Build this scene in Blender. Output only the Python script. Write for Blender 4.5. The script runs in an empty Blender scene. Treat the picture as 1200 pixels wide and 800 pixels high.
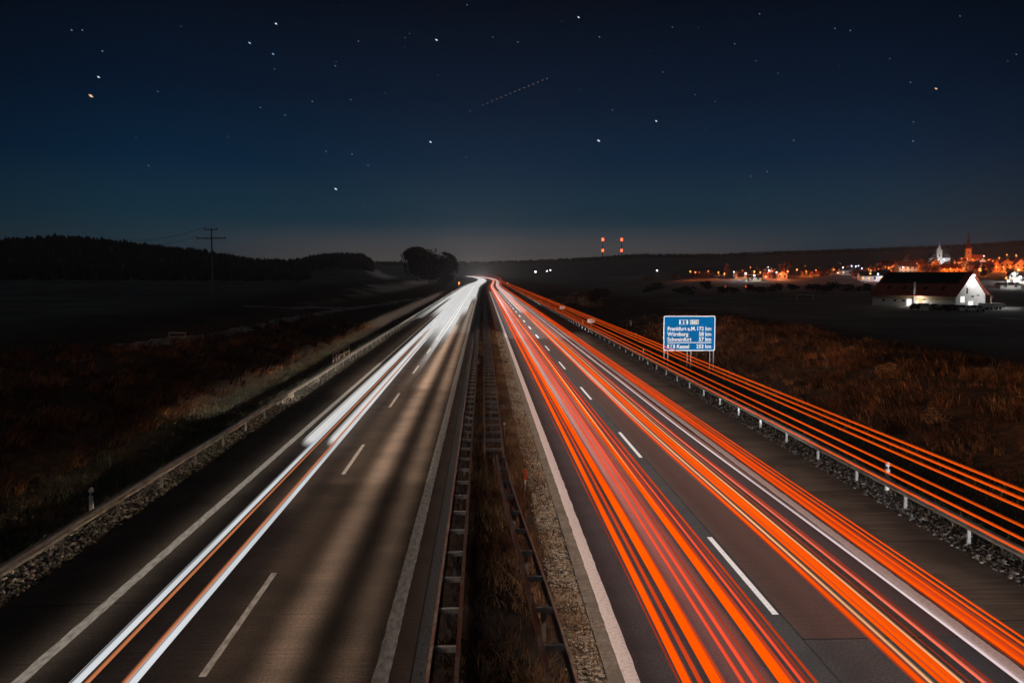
import bpy, math, random
import numpy as np
from mathutils import Vector, Matrix
random.seed(7); RNG = np.random.default_rng(7)
S = bpy.context.scene
COL = S.collection

# ------------------------------------------------------------------ camera, sky, night fill, exposure
CAM_H = 8.0
cam_d = bpy.data.cameras.new('camera'); cam = bpy.data.objects.new('camera', cam_d); COL.objects.link(cam)
cam_d.sensor_width = 36.0; cam_d.lens = 31.5; cam_d.clip_start = 0.2; cam_d.clip_end = 20000
PITCH = math.atan(80/1050); YAW = math.atan(34/1050)
cam.location = (0, 0, CAM_H); cam.rotation_euler = (math.pi/2-PITCH, 0, -YAW)
S.camera = cam

W = bpy.data.worlds.new('World'); S.world = W; W.use_nodes = True
nt = W.node_tree; nt.nodes.clear()
def lin(r, g, b):
    f = lambda c: (c/255/12.92) if c/255 <= .04045 else ((c/255+.055)/1.055)**2.4
    return (f(r), f(g), f(b), 1)
tc = nt.nodes.new('ShaderNodeTexCoord'); sep = nt.nodes.new('ShaderNodeSeparateXYZ')
nt.links.new(tc.outputs['Generated'], sep.inputs[0])
mr = nt.nodes.new('ShaderNodeMapRange'); mr.inputs['From Min'].default_value = 0; mr.inputs['From Max'].default_value = .5
nt.links.new(sep.outputs['Z'], mr.inputs['Value'])
ramp = nt.nodes.new('ShaderNodeValToRGB'); nt.links.new(mr.outputs[0], ramp.inputs[0])
els = ramp.color_ramp.elements
stops = [(0, (58, 64, 70)), (.04, (46, 61, 71)), (.12, (22, 50, 65)), (.24, (4, 34, 58)), (.38, (2, 21, 42)), (.56, (2, 10, 24)), (1, (1, 4, 10))]
els[0].position = 0; els[0].color = lin(*stops[0][1]); els[1].position = 1; els[1].color = lin(*stops[-1][1])
for p, c in stops[1:-1]:
    e = els.new(p); e.color = lin(*c)
# town glow low over the horizon where the motorway leads
dotn = nt.nodes.new('ShaderNodeVectorMath'); dotn.operation = 'DOT_PRODUCT'; dotn.inputs[1].default_value = Vector((.02, 1, 0)).normalized()
nt.links.new(tc.outputs['Generated'], dotn.inputs[0])
az = nt.nodes.new('ShaderNodeMapRange'); az.interpolation_type = 'SMOOTHSTEP'; az.inputs['From Min'].default_value = .93; az.inputs['From Max'].default_value = 1.0
nt.links.new(dotn.outputs['Value'], az.inputs['Value'])
elv = nt.nodes.new('ShaderNodeMapRange'); elv.interpolation_type = 'SMOOTHSTEP'; elv.inputs['From Min'].default_value = .06; elv.inputs['From Max'].default_value = 0.0
nt.links.new(sep.outputs['Z'], elv.inputs['Value'])
mul = nt.nodes.new('ShaderNodeMath'); mul.operation = 'MULTIPLY'
nt.links.new(az.outputs[0], mul.inputs[0]); nt.links.new(elv.outputs[0], mul.inputs[1])
mix = nt.nodes.new('ShaderNodeMix'); mix.data_type = 'RGBA'; mix.inputs['B'].default_value = lin(98, 90, 88)
nt.links.new(mul.outputs[0], mix.inputs['Factor']); nt.links.new(ramp.outputs[0], mix.inputs['A'])
bg = nt.nodes.new('ShaderNodeBackground'); bg.inputs['Strength'].default_value = 1.0
dot2 = nt.nodes.new('ShaderNodeVectorMath'); dot2.operation = 'DOT_PRODUCT'; dot2.inputs[1].default_value = Vector((.03, .98, .12)).normalized()
nt.links.new(tc.outputs['Generated'], dot2.inputs[0])
fal = nt.nodes.new('ShaderNodeMapRange'); fal.inputs['From Min'].default_value = .78; fal.inputs['From Max'].default_value = .93; fal.inputs['To Min'].default_value = .3
nt.links.new(dot2.outputs['Value'], fal.inputs['Value'])      # lens corner darkening put into the sky colour
scl = nt.nodes.new('ShaderNodeVectorMath'); scl.operation = 'SCALE'; nt.links.new(mix.outputs['Result'], scl.inputs[0]); nt.links.new(fal.outputs[0], scl.inputs['Scale'])
nt.links.new(scl.outputs[0], bg.inputs['Color'])
out = nt.nodes.new('ShaderNodeOutputWorld'); nt.links.new(bg.outputs[0], out.inputs['Surface'])

night_fill_d = bpy.data.lights.new('moon', 'SUN'); night_fill_d.energy = .10; night_fill_d.angle = math.radians(.5); night_fill_d.color = (.9, .97, 1)  # weak overhead fill added so the dark fields show
moon = bpy.data.objects.new('moon', night_fill_d); COL.objects.link(moon); moon.rotation_euler = (math.radians(48), 0, math.radians(-35))

vs = S.view_settings; vs.view_transform = 'Standard'; vs.look = 'None'; vs.exposure = 0; vs.gamma = 1; vs.use_curve_mapping = False
cy = S.cycles; cy.transparent_max_bounces = 48; cy.max_bounces = 5; cy.diffuse_bounces = 3; cy.glossy_bounces = 3
cy.use_denoising = True; cy.sample_clamp_indirect = 4

# ------------------------------------------------------------------ small helpers
def sm(a, b, x):
    t = (x-a)/(b-a); t = 0 if t < 0 else 1 if t > 1 else t
    return t*t*(3-2*t)
def lut(tab, s):
    if s <= tab[0][0]: return tab[0][1]
    for (a, p), (b, q) in zip(tab, tab[1:]):
        if s <= b: return p+(q-p)*(s-a)/(b-a)
    return tab[-1][1]
def tag(o, label=None, cat=None, group=None, kind=None):
    if label: o['label'] = label
    if cat: o['category'] = cat
    if group: o['group'] = group
    if kind: o['kind'] = kind
    return o
def empty(name, loc=(0, 0, 0), rz=0):
    o = bpy.data.objects.new(name, None); COL.objects.link(o); o.location = loc; o.rotation_euler = (0, 0, rz)
    o.empty_display_size = .2
    return o
def children(o): return [c for c in list(bpy.data.objects) if c.parent == o]
class MB:
    """collects boxes, tubes, prisms; build() links them as ONE mesh object"""
    def __init__(s): s.v = []; s.f = []; s.smooth = False
    def add(s, vs_, fs):
        n = len(s.v); s.v += [tuple(p) for p in vs_]; s.f += [tuple(i+n for i in f) for f in fs]; return s
    def box(s, x0, y0, z0, x1, y1, z1, M=None):
        p = [(x0, y0, z0), (x1, y0, z0), (x1, y1, z0), (x0, y1, z0), (x0, y0, z1), (x1, y0, z1), (x1, y1, z1), (x0, y1, z1)]
        if M: p = [tuple(M @ Vector(q)) for q in p]
        return s.add(p, [(0, 3, 2, 1), (4, 5, 6, 7), (0, 1, 5, 4), (1, 2, 6, 5), (2, 3, 7, 6), (3, 0, 4, 7)])
    def quad(s, a, b, c, d): return s.add([a, b, c, d], [(0, 1, 2, 3)])
    def tube(s, pts, r, n=8, r2=None, cap=True):
        pts = [Vector(p) for p in pts]; k = len(pts); V = []; F = []
        for i, p in enumerate(pts):
            d = (pts[min(i+1, k-1)]-pts[max(i-1, 0)]).normalized()
            u = d.cross(Vector((0, 0, 1)))
            if u.length < 1e-4: u = Vector((1, 0, 0))
            u.normalize(); w = u.cross(d)
            rr = r if r2 is None else r+(r2-r)*i/max(1, k-1)
            rx, rz = (rr if isinstance(rr, tuple) else (rr, rr))
            for j in range(n):
                a = 2*math.pi*j/n
                V.append(p+u*math.cos(a)*rx+w*math.sin(a)*rz)
        for i in range(k-1):
            for j in range(n):
                j2 = (j+1) % n
                F.append((i*n+j, i*n+j2, (i+1)*n+j2, (i+1)*n+j))
        if cap:
            F.append(tuple(range(n-1, -1, -1))); F.append(tuple((k-1)*n+j for j in range(n)))
        return s.add(V, F)
    def prism(s, poly, y0, y1):           # polygon in x,z extruded along y
        n = len(poly)
        V = [(x, y0, z) for x, z in poly]+[(x, y1, z) for x, z in poly]
        F = [tuple(range(n)), tuple(range(2*n-1, n-1, -1))]+[(i, i+n, (i+1) % n+n, (i+1) % n) for i in range(n)]
        return s.add(V, F)
    def mesh(s, name):
        m = bpy.data.meshes.new(name); m.from_pydata(s.v, [], s.f); m.update(); return m
    def build(s, name, mat, parent=None, loc=None, smooth=False):
        m = s.mesh(name); m.materials.append(mat)
        if smooth:
            for p in m.polygons: p.use_smooth = True
        o = bpy.data.objects.new(name, m); COL.objects.link(o)
        if parent: o.parent = parent
        if loc: o.location = loc
        return o
def share(name, mesh, parent, loc, rz=0):
    o = bpy.data.objects.new(name, mesh); COL.objects.link(o); o.parent = parent; o.location = loc; o.rotation_euler = (0, 0, rz); return o
def copy_tree(o, parent=None):
    c = o.copy(); COL.objects.link(c)
    if parent: c.parent = parent
    for ch in children(o): copy_tree(ch, c)
    return c
def np_mesh(name, V, F, mat, smooth=False):     # V (n,3), F (m,3|4)
    m = bpy.data.meshes.new(name); k = F.shape[1]
    m.vertices.add(len(V)); m.vertices.foreach_set('co', V.astype(np.float32).ravel())
    m.loops.add(F.size); m.loops.foreach_set('vertex_index', F.astype(np.int32).ravel())
    m.polygons.add(len(F)); m.polygons.foreach_set('loop_start', np.arange(len(F), dtype=np.int32)*k)
    m.update(calc_edges=True); m.validate()
    if smooth: m.polygons.foreach_set('use_smooth', np.ones(len(F), dtype=bool))
    m.materials.append(mat)
    o = bpy.data.objects.new(name, m); COL.objects.link(o); return o

# ------------------------------------------------------------------ materials
def mat(name, a, b=None, scale=6.0, rough=.8, metal=0.0, stretch=(1, 1, 1), detail=6, lo=.35, hi=.65, bump=0.0, bscale=60, c=None, cscale=.4, spec=.3, grain=0):
    m = bpy.data.materials.new(name); m.use_nodes = True; n = m.node_tree.nodes; l = m.node_tree.links
    p = n['Principled BSDF']; p.inputs['Roughness'].default_value = rough; p.inputs['Metallic'].default_value = metal
    p.inputs['Specular IOR Level'].default_value = spec
    if b is None:
        p.inputs['Base Color'].default_value = (*a, 1)
    g = n.new('ShaderNodeNewGeometry'); mp = n.new('ShaderNodeMapping'); mp.inputs['Scale'].default_value = stretch
    l.new(g.outputs['Position'], mp.inputs['Vector'])
    if b is not None:
        t = n.new('ShaderNodeTexNoise'); t.inputs['Scale'].default_value = scale; t.inputs['Detail'].default_value = detail
        l.new(mp.outputs[0], t.inputs['Vector'])
        r = n.new('ShaderNodeValToRGB'); r.color_ramp.elements[0].position = lo; r.color_ramp.elements[1].position = hi
        r.color_ramp.elements[0].color = (*a, 1); r.color_ramp.elements[1].color = (*b, 1)
        l.new(t.outputs['Fac'], r.inputs[0]); src = r.outputs[0]
        if c is not None:
            t2 = n.new('ShaderNodeTexNoise'); t2.inputs['Scale'].default_value = cscale; t2.inputs['Detail'].default_value = 4
            l.new(g.outputs['Position'], t2.inputs['Vector'])
            r2 = n.new('ShaderNodeMapRange'); r2.inputs['From Min'].default_value = .45; r2.inputs['From Max'].default_value = .62
            l.new(t2.outputs['Fac'], r2.inputs['Value'])
            mx = n.new('ShaderNodeMix'); mx.data_type = 'RGBA'; mx.inputs['B'].default_value = (*c, 1)
            l.new(r2.outputs[0], mx.inputs['Factor']); l.new(src, mx.inputs['A']); src = mx.outputs['Result']
        if grain:            # aggregate in the surface: fine pale and dark specks
            tg = n.new('ShaderNodeTexNoise'); tg.inputs['Scale'].default_value = 17; tg.inputs['Detail'].default_value = 6; tg.inputs['Roughness'].default_value = .8
            l.new(g.outputs['Position'], tg.inputs['Vector'])
            rg = n.new('ShaderNodeMapRange'); rg.inputs['From Min'].default_value = .3; rg.inputs['From Max'].default_value = .7
            rg.inputs['To Min'].default_value = 1-grain; rg.inputs['To Max'].default_value = 1+grain; l.new(tg.outputs['Fac'], rg.inputs['Value'])
            mg = n.new('ShaderNodeVectorMath'); mg.operation = 'SCALE'; l.new(src, mg.inputs[0]); l.new(rg.outputs[0], mg.inputs['Scale']); src = mg.outputs[0]
        l.new(src, p.inputs['Base Color'])
    if bump > 0:
        tb = n.new('ShaderNodeTexNoise'); tb.inputs['Scale'].default_value = bscale; tb.inputs['Detail'].default_value = 3
        l.new(mp.outputs[0], tb.inputs['Vector'])
        bp = n.new('ShaderNodeBump'); bp.inputs['Strength'].default_value = bump; bp.inputs['Distance'].default_value = .02
        l.new(tb.outputs['Fac'], bp.inputs['Height']); l.new(bp.outputs[0], p.inputs['Normal'])
    return m
def emit(name, col, strength=1.0):
    m = bpy.data.materials.new(name); m.use_nodes = True; n = m.node_tree.nodes; l = m.node_tree.links
    n.clear(); e = n.new('ShaderNodeEmission'); e.inputs[0].default_value = (*col, 1); e.inputs[1].default_value = strength
    o = n.new('ShaderNodeOutputMaterial'); l.new(e.outputs[0], o.inputs[0]); return m
def soft(name, col, y0, y1, k0=0.0, edge=1.5):   # faint light: adds to what lies behind, grows brighter from y0 to y1 along the road
    m = bpy.data.materials.new(name); m.use_nodes = True; n = m.node_tree.nodes; l = m.node_tree.links
    n.clear(); e = n.new('ShaderNodeEmission'); e.inputs[0].default_value = (*col, 1)
    g = n.new('ShaderNodeNewGeometry'); s = n.new('ShaderNodeSeparateXYZ'); l.new(g.outputs['Position'], s.inputs[0])
    r = n.new('ShaderNodeMapRange'); r.interpolation_type = 'SMOOTHSTEP'
    r.inputs['From Min'].default_value = y0; r.inputs['From Max'].default_value = y1; r.inputs['To Min'].default_value = k0
    l.new(s.outputs['Y'], r.inputs['Value'])
    at = n.new('ShaderNodeAttribute'); at.attribute_name = 'glow'
    mg = n.new('ShaderNodeMath'); mg.operation = 'MULTIPLY'; l.new(r.outputs[0], mg.inputs[0]); l.new(at.outputs['Fac'], mg.inputs[1])
    l.new(mg.outputs[0], e.inputs[1])
    t = n.new('ShaderNodeBsdfTransparent'); a = n.new('ShaderNodeAddShader'); l.new(e.outputs[0], a.inputs[0]); l.new(t.outputs[0], a.inputs[1])
    # only the side turned to the viewer glows once
    bf = n.new('ShaderNodeMixShader'); l.new(g.outputs['Backfacing'], bf.inputs[0]); l.new(a.outputs[0], bf.inputs[1]); l.new(t.outputs[0], bf.inputs[2])
    o = n.new('ShaderNodeOutputMaterial'); l.new(bf.outputs[0], o.inputs[0]); return m

M = {}
M['asphalt_old'] = mat('asphalt_old', (.058, .044, .036), (.112, .086, .070), 3.0, .85, stretch=(.2, 6, 1), bump=.7, bscale=14, c=(.060, .047, .039), cscale=.5, lo=.3, hi=.7, grain=.8)
M['asphalt_grey'] = mat('asphalt_grey', (.026, .0255, .025), (.046, .045, .044), 20, .85, bump=.6, bscale=50, grain=.9, c=(.028, .027, .027), cscale=.6)
M['asphalt_patch'] = mat('asphalt_patch', (.044, .023, .016), (.060, .032, .023), 2.5, .8, stretch=(.15, 5, 1), bump=.3, bscale=40, grain=.55)
M['concrete_slab'] = mat('concrete_slab', (.075, .055, .042), (.15, .115, .09), 1.6, .9, stretch=(.25, 4, 1), bump=.5, bscale=30, c=(.07, .05, .04), cscale=.5)
M['concrete_gutter'] = mat('concrete_gutter', (.13, .12, .10), (.25, .23, .20), 8, .9, bump=.4, bscale=60, c=(.14, .13, .11), cscale=1.2)
M['concrete_dark'] = mat('concrete_dark', (.05, .058, .062), (.10, .11, .115), 14, .9, bump=.4, bscale=60)
M['paint'] = mat('paint', (.52, .51, .49), (.78, .77, .75), 12, .6, bump=.4, bscale=90, lo=.25, hi=.55)
M['paint_worn'] = mat('paint_worn', (.30, .29, .275), (.62, .61, .59), 10, .7, stretch=(1, .3, 1), bump=.4, bscale=90, lo=.3, hi=.6)
M['joint'] = mat('joint', (.012, .012, .012))
M['steel'] = mat('steel', (.30, .30, .30), (.45, .45, .44), 3, .42, .75, bump=.1, bscale=8, c=(.27, .24, .21), cscale=1.5)
M['steel_rust'] = mat('steel_rust', (.11, .065, .05), (.25, .19, .16), 4, .55, .35, c=(.16, .06, .04), cscale=1.0)
M['spacer'] = mat('spacer', (.40, .39, .38), (.62, .60, .58), 6, .5, .4)
M['post_white'] = mat('post_white', (.80, .80, .78), (.66, .66, .63), 6, .6)
M['black_plastic'] = mat('black_plastic', (.02, .02, .02))
M['orange_plastic'] = mat('orange_plastic', (.75, .10, .02), (.6, .08, .02), 8, .5)
M['red_reflector'] = mat('red_reflector', (.8, .15, .1))
M['ground'] = None
M['gravel'] = mat('gravel', (.05, .05, .05), (.32, .31, .29), 2.0, .9, c=(.16, .15, .13), cscale=3)
M['track'] = mat('track', (.20, .20, .19), (.34, .34, .33), .8, .95, c=(.12, .12, .11), cscale=.15)
M['straw'] = mat('straw', (.17, .09, .04), (.40, .26, .14), .9, .9, c=(.13, .055, .025), cscale=.25)
M['bracken'] = mat('bracken', (.045, .020, .012), (.44, .20, .09), .55, .9, c=(.05, .02, .012), cscale=.16, lo=.42, hi=.66, detail=9)
M['verge'] = mat('verge', (.035, .045, .035), (.11, .12, .095), 1.4, .9, c=(.15, .12, .07), cscale=.5)
M['foliage_dark'] = mat('foliage_dark', (.010, .012, .009), (.026, .027, .02), .2, .95)
M['foliage_red'] = mat('foliage_red', (.07, .03, .02), (.16, .07, .04), .5, .95)
M['bark'] = mat('bark', (.05, .035, .025), (.11, .08, .06), 5, .9, stretch=(1, 1, .2))
M['wood'] = mat('wood', (.16, .10, .06), (.30, .20, .13), 3, .8, stretch=(1, 1, .15))
M['wood_pale'] = mat('wood_pale', (.45, .30, .22), (.62, .45, .35), 3, .8)
M['sign_blue'] = mat('sign_blue', (.001, .118, .335), (.002, .130, .36), 1.5, .9, spec=0)
M['sign_white'] = mat('sign_white', (.82, .83, .84))
M['sign_grey'] = mat('sign_grey', (.30, .31, .27), (.33, .34, .30), 3, .5)
M['galvanised'] = mat('galvanised', (.28, .28, .28), (.38, .38, .38), 5, .5, .4)

# ------------------------------------------------------------------ the lie of the land
def cx(y):            # sideways course of the motorway's middle line
    return 5.5*sm(430, 900, y)-5.5*sm(1000, 1500, y)-40*sm(1250, 2600, y)
RID_FAR = [(-900, 300), (300, 307), (530, 306), (570, 306), (640, 304), (740, 298), (850, 297), (960, 293), (1100, 288), (1200, 282), (1500, 274), (2600, 285)]
RID_NEAR = [(-900, 292), (-300, 286), (0, 281), (50, 277), (100, 276), (135, 280), (180, 285), (240, 290), (300, 301), (345, 302), (365, 299), (400, 296), (426, 297), (436, 303), (450, 313), (475, 322), (510, 330)]
R_FAR, R_NEAR = 2700., 850.
def bank(y): return 1-.65*sm(120, 330, y)
def terrain(x, y):
    yy = max(y, 8.); d = x-cx(y); a = abs(d)
    s = 566+1050*x/yy
    if d > 0:
        tf = sm(690, 860, s)
        z = sm(330, 1000, yy)*(3+13*tf)*sm(30, 120, d)
        if d < 14.75: nz = -.06
        elif d < 18.4: nz = -.06-.75*sm(14.75, 18.4, d)
        elif d < 20.5: nz = -.81
        elif d < 31: nz = -.81+(1.9*bank(y)+.2)*sm(20.5, 31, d)
        else: nz = (-.81+1.9*bank(y)+.2)*(1-sm(31, 60, d))
        z += nz
    else:
        z = (2.0+2.0*sm(60, 350, yy))*sm(20, 44, a)*(1 if s < 470 else 1-.7*sm(470, 566, s))
        if a < 12.35: z = -.06
        elif a < 15.5: z += -.06-.8*sm(12.35, 15.5, a)
        elif a < 18: z += -.86
        else: z += -.86*(1-sm(18, 24, a))
        z += 2*(1-sm(0, .5, abs(a-33)/14))*bank(y)*.25
        hn = 8+(320-lut(RID_NEAR, s))*R_NEAR/1050-6.5
        if hn > z: z += (hn-z)*sm(400, R_NEAR, yy)*sm(20, 60, a)
    hf = 8+(320-lut(RID_FAR, s))*R_FAR/1050-9
    t = sm(1500, R_FAR, yy)
    if yy < 2300: t *= sm(20, 160, a)
    if hf > z: z += (hf-z)*t
    if a > 26:
        z += .22*math.sin(x*.31+1.3*math.sin(y*.11))*math.sin(y*.23)*sm(26, 34, a)
        z += .9*math.sin(x*.017+y*.011)*math.sin(y*.019)*sm(120, 300, a)
    return z
def ray(px, py):
    v = (py-400)/1050; u = (px-600)/1050
    f = Vector((math.sin(YAW)*math.cos(PITCH), math.cos(YAW)*math.cos(PITCH), -math.sin(PITCH)))
    r = Vector((math.cos(YAW), -math.sin(YAW), 0)); dn = f.cross(r)
    return (f+r*u+dn*v)
def on_land(px, py, y0=14, y1=2600):       # where a line of sight meets the land
    d = ray(px, py); y = y0; prev = None
    while y < y1:
        p = Vector((0, 0, CAM_H))+d*(y/d.y); h = p.z-terrain(p.x, p.y)
        if h < 0: return (p.x, p.y, terrain(p.x, p.y))
        y *= 1.006
    return (p.x, p.y, terrain(p.x, p.y))
def at_depth(px, y):                        # a spot on the land in that direction, y metres ahead
    d = ray(px, 320); x = d.x/d.y*y
    return (x, y, terrain(x, y))

# ground: one sheet
xs = sorted(set([-12.35, -11.9, 14.0, 14.75, 0, 6] + [-12.35-.55*i for i in range(1, 22)] + [14.75+.55*i for i in range(1, 22)]
        + [-25-1.3*i for i in range(18)] + [27.2+1.3*i for i in range(18)] + [-49-6*1.085**i*i*.9 for i in range(1, 42)] + [51+6*1.085**i*i*.9 for i in range(1, 42)]))
ysg = [-60., -30.]; y = -10.
while y < 5200: ysg.append(y); y += max(1.0, y*.022)
gv = np.array([(X+cx(Y), Y, terrain(X+cx(Y), Y)) for Y in ysg for X in xs]); nx = len(xs)
idx = np.arange(len(gv)).reshape(len(ysg), nx)
gf = np.stack([idx[:-1, :-1].ravel(), idx[:-1, 1:].ravel(), idx[1:, 1:].ravel(), idx[1:, :-1].ravel()], 1)
gm = mat('field_grass', (.060, .060, .055), (.105, .103, .095), 1.1, .95, c=(.14, .137, .125), cscale=.045, bump=.5, bscale=3)
gnd = np_mesh('ground', gv, gf, gm, True); tag(gnd, kind='structure')
# its soil: earthy beside the road, grass beyond
n = gm.node_tree.nodes; l = gm.node_tree.links; P = n['Principled BSDF']
geo = n.new('ShaderNodeNewGeometry'); sp = n.new('ShaderNodeSeparateXYZ'); l.new(geo.outputs['Position'], sp.inputs[0])
ab = n.new('ShaderNodeMath'); ab.operation = 'ABSOLUTE'; l.new(sp.outputs['X'], ab.inputs[0])
k1 = n.new('ShaderNodeMapRange'); k1.inputs['From Min'].default_value = 40; k1.inputs['From Max'].default_value = 58
l.new(ab.outputs[0], k1.inputs['Value'])
nz = n.new('ShaderNodeTexNoise'); nz.inputs['Scale'].default_value = 2.2; nz.inputs['Detail'].default_value = 8; l.new(geo.outputs['Position'], nz.inputs['Vector'])
cr = n.new('ShaderNodeValToRGB'); cr.color_ramp.elements[0].position = .4; cr.color_ramp.elements[1].position = .68
cr.color_ramp.elements[0].color = (.028, .018, .012, 1); cr.color_ramp.elements[1].color = (.10, .058, .034, 1); l.new(nz.outputs['Fac'], cr.inputs[0])
mx = n.new('ShaderNodeMix'); mx.data_type = 'RGBA'
old = P.inputs['Base Color'].links[0].from_socket
l.new(k1.outputs[0], mx.inputs['Factor']); l.new(cr.outputs[0], mx.inputs['A']); l.new(old, mx.inputs['B']); l.new(mx.outputs['Result'], P.inputs['Base Color'])

def ylist(y0, y1, k=.03, mn=1.5):
    r = [y0]
    while r[-1] < y1: r.append(min(y1, r[-1]+max(mn, r[-1]*k)))
    return r
ROAD_END = 2300
def strip(name, x0, x1, z, y0, y1, m, thick=None, mn=3):
    V = []; F = []; Y = ylist(y0, y1, .03, mn)
    for i, yv in enumerate(Y):
        c = cx(yv); V += [(x0+c, yv, z), (x1+c, yv, z)]
        if i: F.append((2*i-2, 2*i-1, 2*i+1, 2*i))
    b = MB().add(V, F)
    if thick:
        n0 = len(V); V2 = []
        for yv in Y: c = cx(yv); V2 += [(x0+c, yv, z-thick), (x1+c, yv, z-thick)]
        b.v += V2
        for i in range(1, len(Y)):
            b.f += [(2*i-2, 2*i, n0+2*i, n0+2*i-2), (2*i+1, 2*i-1, n0+2*i-1, n0+2*i+1)]
        b.f.append((0, 1, n0+1, n0))
    o = b.build(name, m); tag(o, kind='structure'); return o
# ------------------------------------------------------------------ motorway
strip('road', -11.65, -1.43, 0, -15, ROAD_END, M['asphalt_old'])
strip('road', 2.44, 10.92, 0, -15, ROAD_END, M['asphalt_grey'])
strip('road_patch', 7.02, 10.55, .004, 18.9, 420, M['asphalt_patch'])
strip('hard_shoulder', 10.923, 13.85, .0, -15, ROAD_END, M['concrete_slab'])
strip('gutter', -1.425, -1.05, .012, -15, ROAD_END, M['concrete_dark'], .08)
strip('gutter', 2.44, 2.755, .012, -15, ROAD_END, M['concrete_gutter'], .08)
# median soil and the kerbside gravel
strip('median_soil', -1.04, 1.72, -.03, -15, 700, mat('median_soil', (.012, .008, .006), (.050, .030, .019), 3.5, .95, bump=.8, bscale=12, c=(.03, .018, .012), cscale=.8))
strip('median_gravel', 1.72, 2.435, -.02, -15, 700, mat('median_gravel', (.03, .027, .023), (.40, .35, .28), 7, .95, bump=1, bscale=30, c=(.30, .25, .18), cscale=.9, lo=.45, hi=.58))
GB = mat('roadside_gravel', (.018, .019, .02), (.10, .10, .097), 9, .95, bump=1, bscale=25, lo=.45, hi=.66)
strip('gravel_strip', 13.853, 15.0, -.015, -15, 600, GB)
strip('gravel_strip', -12.9, -11.655, -.015, -15, 600, GB)
# joints
b = MB()
for yj in [13.6+6.1*i for i in range(60)]:
    b.quad((10.93, yj, .004), (13.84, yj+.1, .004), (13.84, yj+.16, .004), (10.93, yj+.06, .004))
tag(b.build('slab_joint', M['joint']), kind='structure')
b = MB()
b.quad((-11.6, 21.3, .004), (-8.2, 21.6, .004), (-8.2, 21.64, .004), (-11.6, 21.37, .004))
for yj in (18.9,): b.quad((6.98, yj-.03, .007), (10.55, yj-.03, .007), (10.55, yj+.02, .007), (6.98, yj+.02, .007))
b.quad((6.98, -15, .007), (7.02, -15, .007), (7.02, 300, .007), (6.98, 300, .007))
b.quad((-1.47, -15, .004), (-1.432, -15, .004), (-1.432, 300, .004), (-1.47, 300, .004))
tag(b.build('road_seam', M['joint']), kind='structure')
PZ = .009
def ragged(name, x0, x1, m, y1=ROAD_END):
    """painted line with slightly uneven edges"""
    Y = ylist(-15, 60, 0, .35)+ylist(60, y1, .03, 3)[1:]; V = []; F = []
    for i, yv in enumerate(Y):
        c = cx(yv); j = .012 if yv < 60 else 0
        V += [(x0+c+random.uniform(-j, j), yv, PZ), (x1+c+random.uniform(-j, j), yv, PZ)]
        if i: F.append((2*i-2, 2*i-1, 2*i+1, 2*i))
    tag(MB().add(V, F).build(name, m), kind='structure')
ragged('edge_line', -9.27, -9.0, M['paint_worn']); ragged('edge_line', -2.2, -1.88, M['paint_worn'])
ragged('edge_line', 2.76, 3.07, M['paint']); ragged('edge_line', 10.60, 10.90, M['paint'])
def dashes(x, y0, m):
    b = MB(); yv = y0
    while yv < 1500:
        c = cx(yv); c2 = cx(yv+6.2); b.quad((x-.075+c, yv, PZ), (x+.075+c, yv, PZ), (x+.075+c2, yv+6.2, PZ), (x-.075+c2, yv+6.2, PZ)); yv += 18
    tag(b.build('lane_marking', m), kind='structure')
def depth_at(py): v = (py-400)/1050; T = 80/1050; return CAM_H*(1-v*T)/(v+T)
dashes(6.86, depth_at(724)-18, M['paint']); dashes(-5.6, depth_at(788)-18, M['paint_worn'])

# ------------------------------------------------------------------ light of the passing cars
def lamp(name, kind, loc, energy, col, rot=(0, 0, 0), **kw):
    d = bpy.data.lights.new(name, kind); d.energy = energy; d.color = col
    for k, v in kw.items(): setattr(d, k, v)
    o = bpy.data.objects.new(name, d); COL.objects.link(o); o.location = loc; o.rotation_euler = rot; return o
WARM = (1, .75, .56); COOL = (.97, .98, .95)
def pool(x, y0, y1, z, w, watts_m2, col, spread=150):
    """headlight light poured along a lane: watts_m2 is about what lands on the road below"""
    return lamp('headlight_pool', 'AREA', (x, (y0+y1)/2, z), watts_m2*(w+.9)*(y1-y0), col, shape='RECTANGLE', size=w, size_y=y1-y0, spread=math.radians(spread))
# oncoming side, left lane: two stripes and a faint third, brighter farther out
for x, w, k, zz in ((-4.2, .55, 1.0, .50), (-2.75, .40, .50, .5), (-5.4, 1.0, .27, .6)):
    pool(x, 12, 34, zz, w, 2.4*k, WARM, 124); pool(x, 30, 62, zz, w, 4.6*k, WARM, 124); pool(x, 55, 120, zz, w, 7.4*k, WARM, 124); pool(x, 110, 300, zz, w, 9*k, (1, .88, .76))
pool(-6.9, 30, 140, .6, .5, 1.0, WARM)
pool(-9.6, 60, 300, .8, .6, .7, WARM)
for x, w in ((4.6, 2.7), (6.75, 1.1), (8.95, 2.7)):
    pool(x, 8, 110, .55, w, 1.75, COOL, 170); pool(x, 90, 400, .55, w, 4.0, COOL, 170)
pool(12.2, 8, 120, 1.3, .8, 1.5, (1, .84, .72), 170); pool(-9.15, 10, 80, .6, .4, .9, (1, .86, .72))  # unseen strips added to lift the hard shoulder and left edge line
def side(x, z, y0, y1, toward, w, watts, col, spread=120, tilt=0):  # strip lights standing in for vehicle lamps, no fixtures built
    """unseen strip that shines sideways, added to brighten banks, rails and median"""
    return lamp('roadside_fill', 'AREA', (x, (y0+y1)/2, z), watts*(y1-y0), col, (0, math.radians(-90*toward+tilt*toward), 0), shape='RECTANGLE', size=w, size_y=y1-y0, spread=math.radians(spread))
side(10.4, 2.6, 18, 130, 1, .3, 14, (1, .50, .24), 42)
side(11.4, .62, 10, 140, 1, .15, 1.1, (1, .84, .70), 36)
side(-8.6, 2.4, 20, 110, -1, .3, 1.15, (1, .40, .22), 42)
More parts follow.
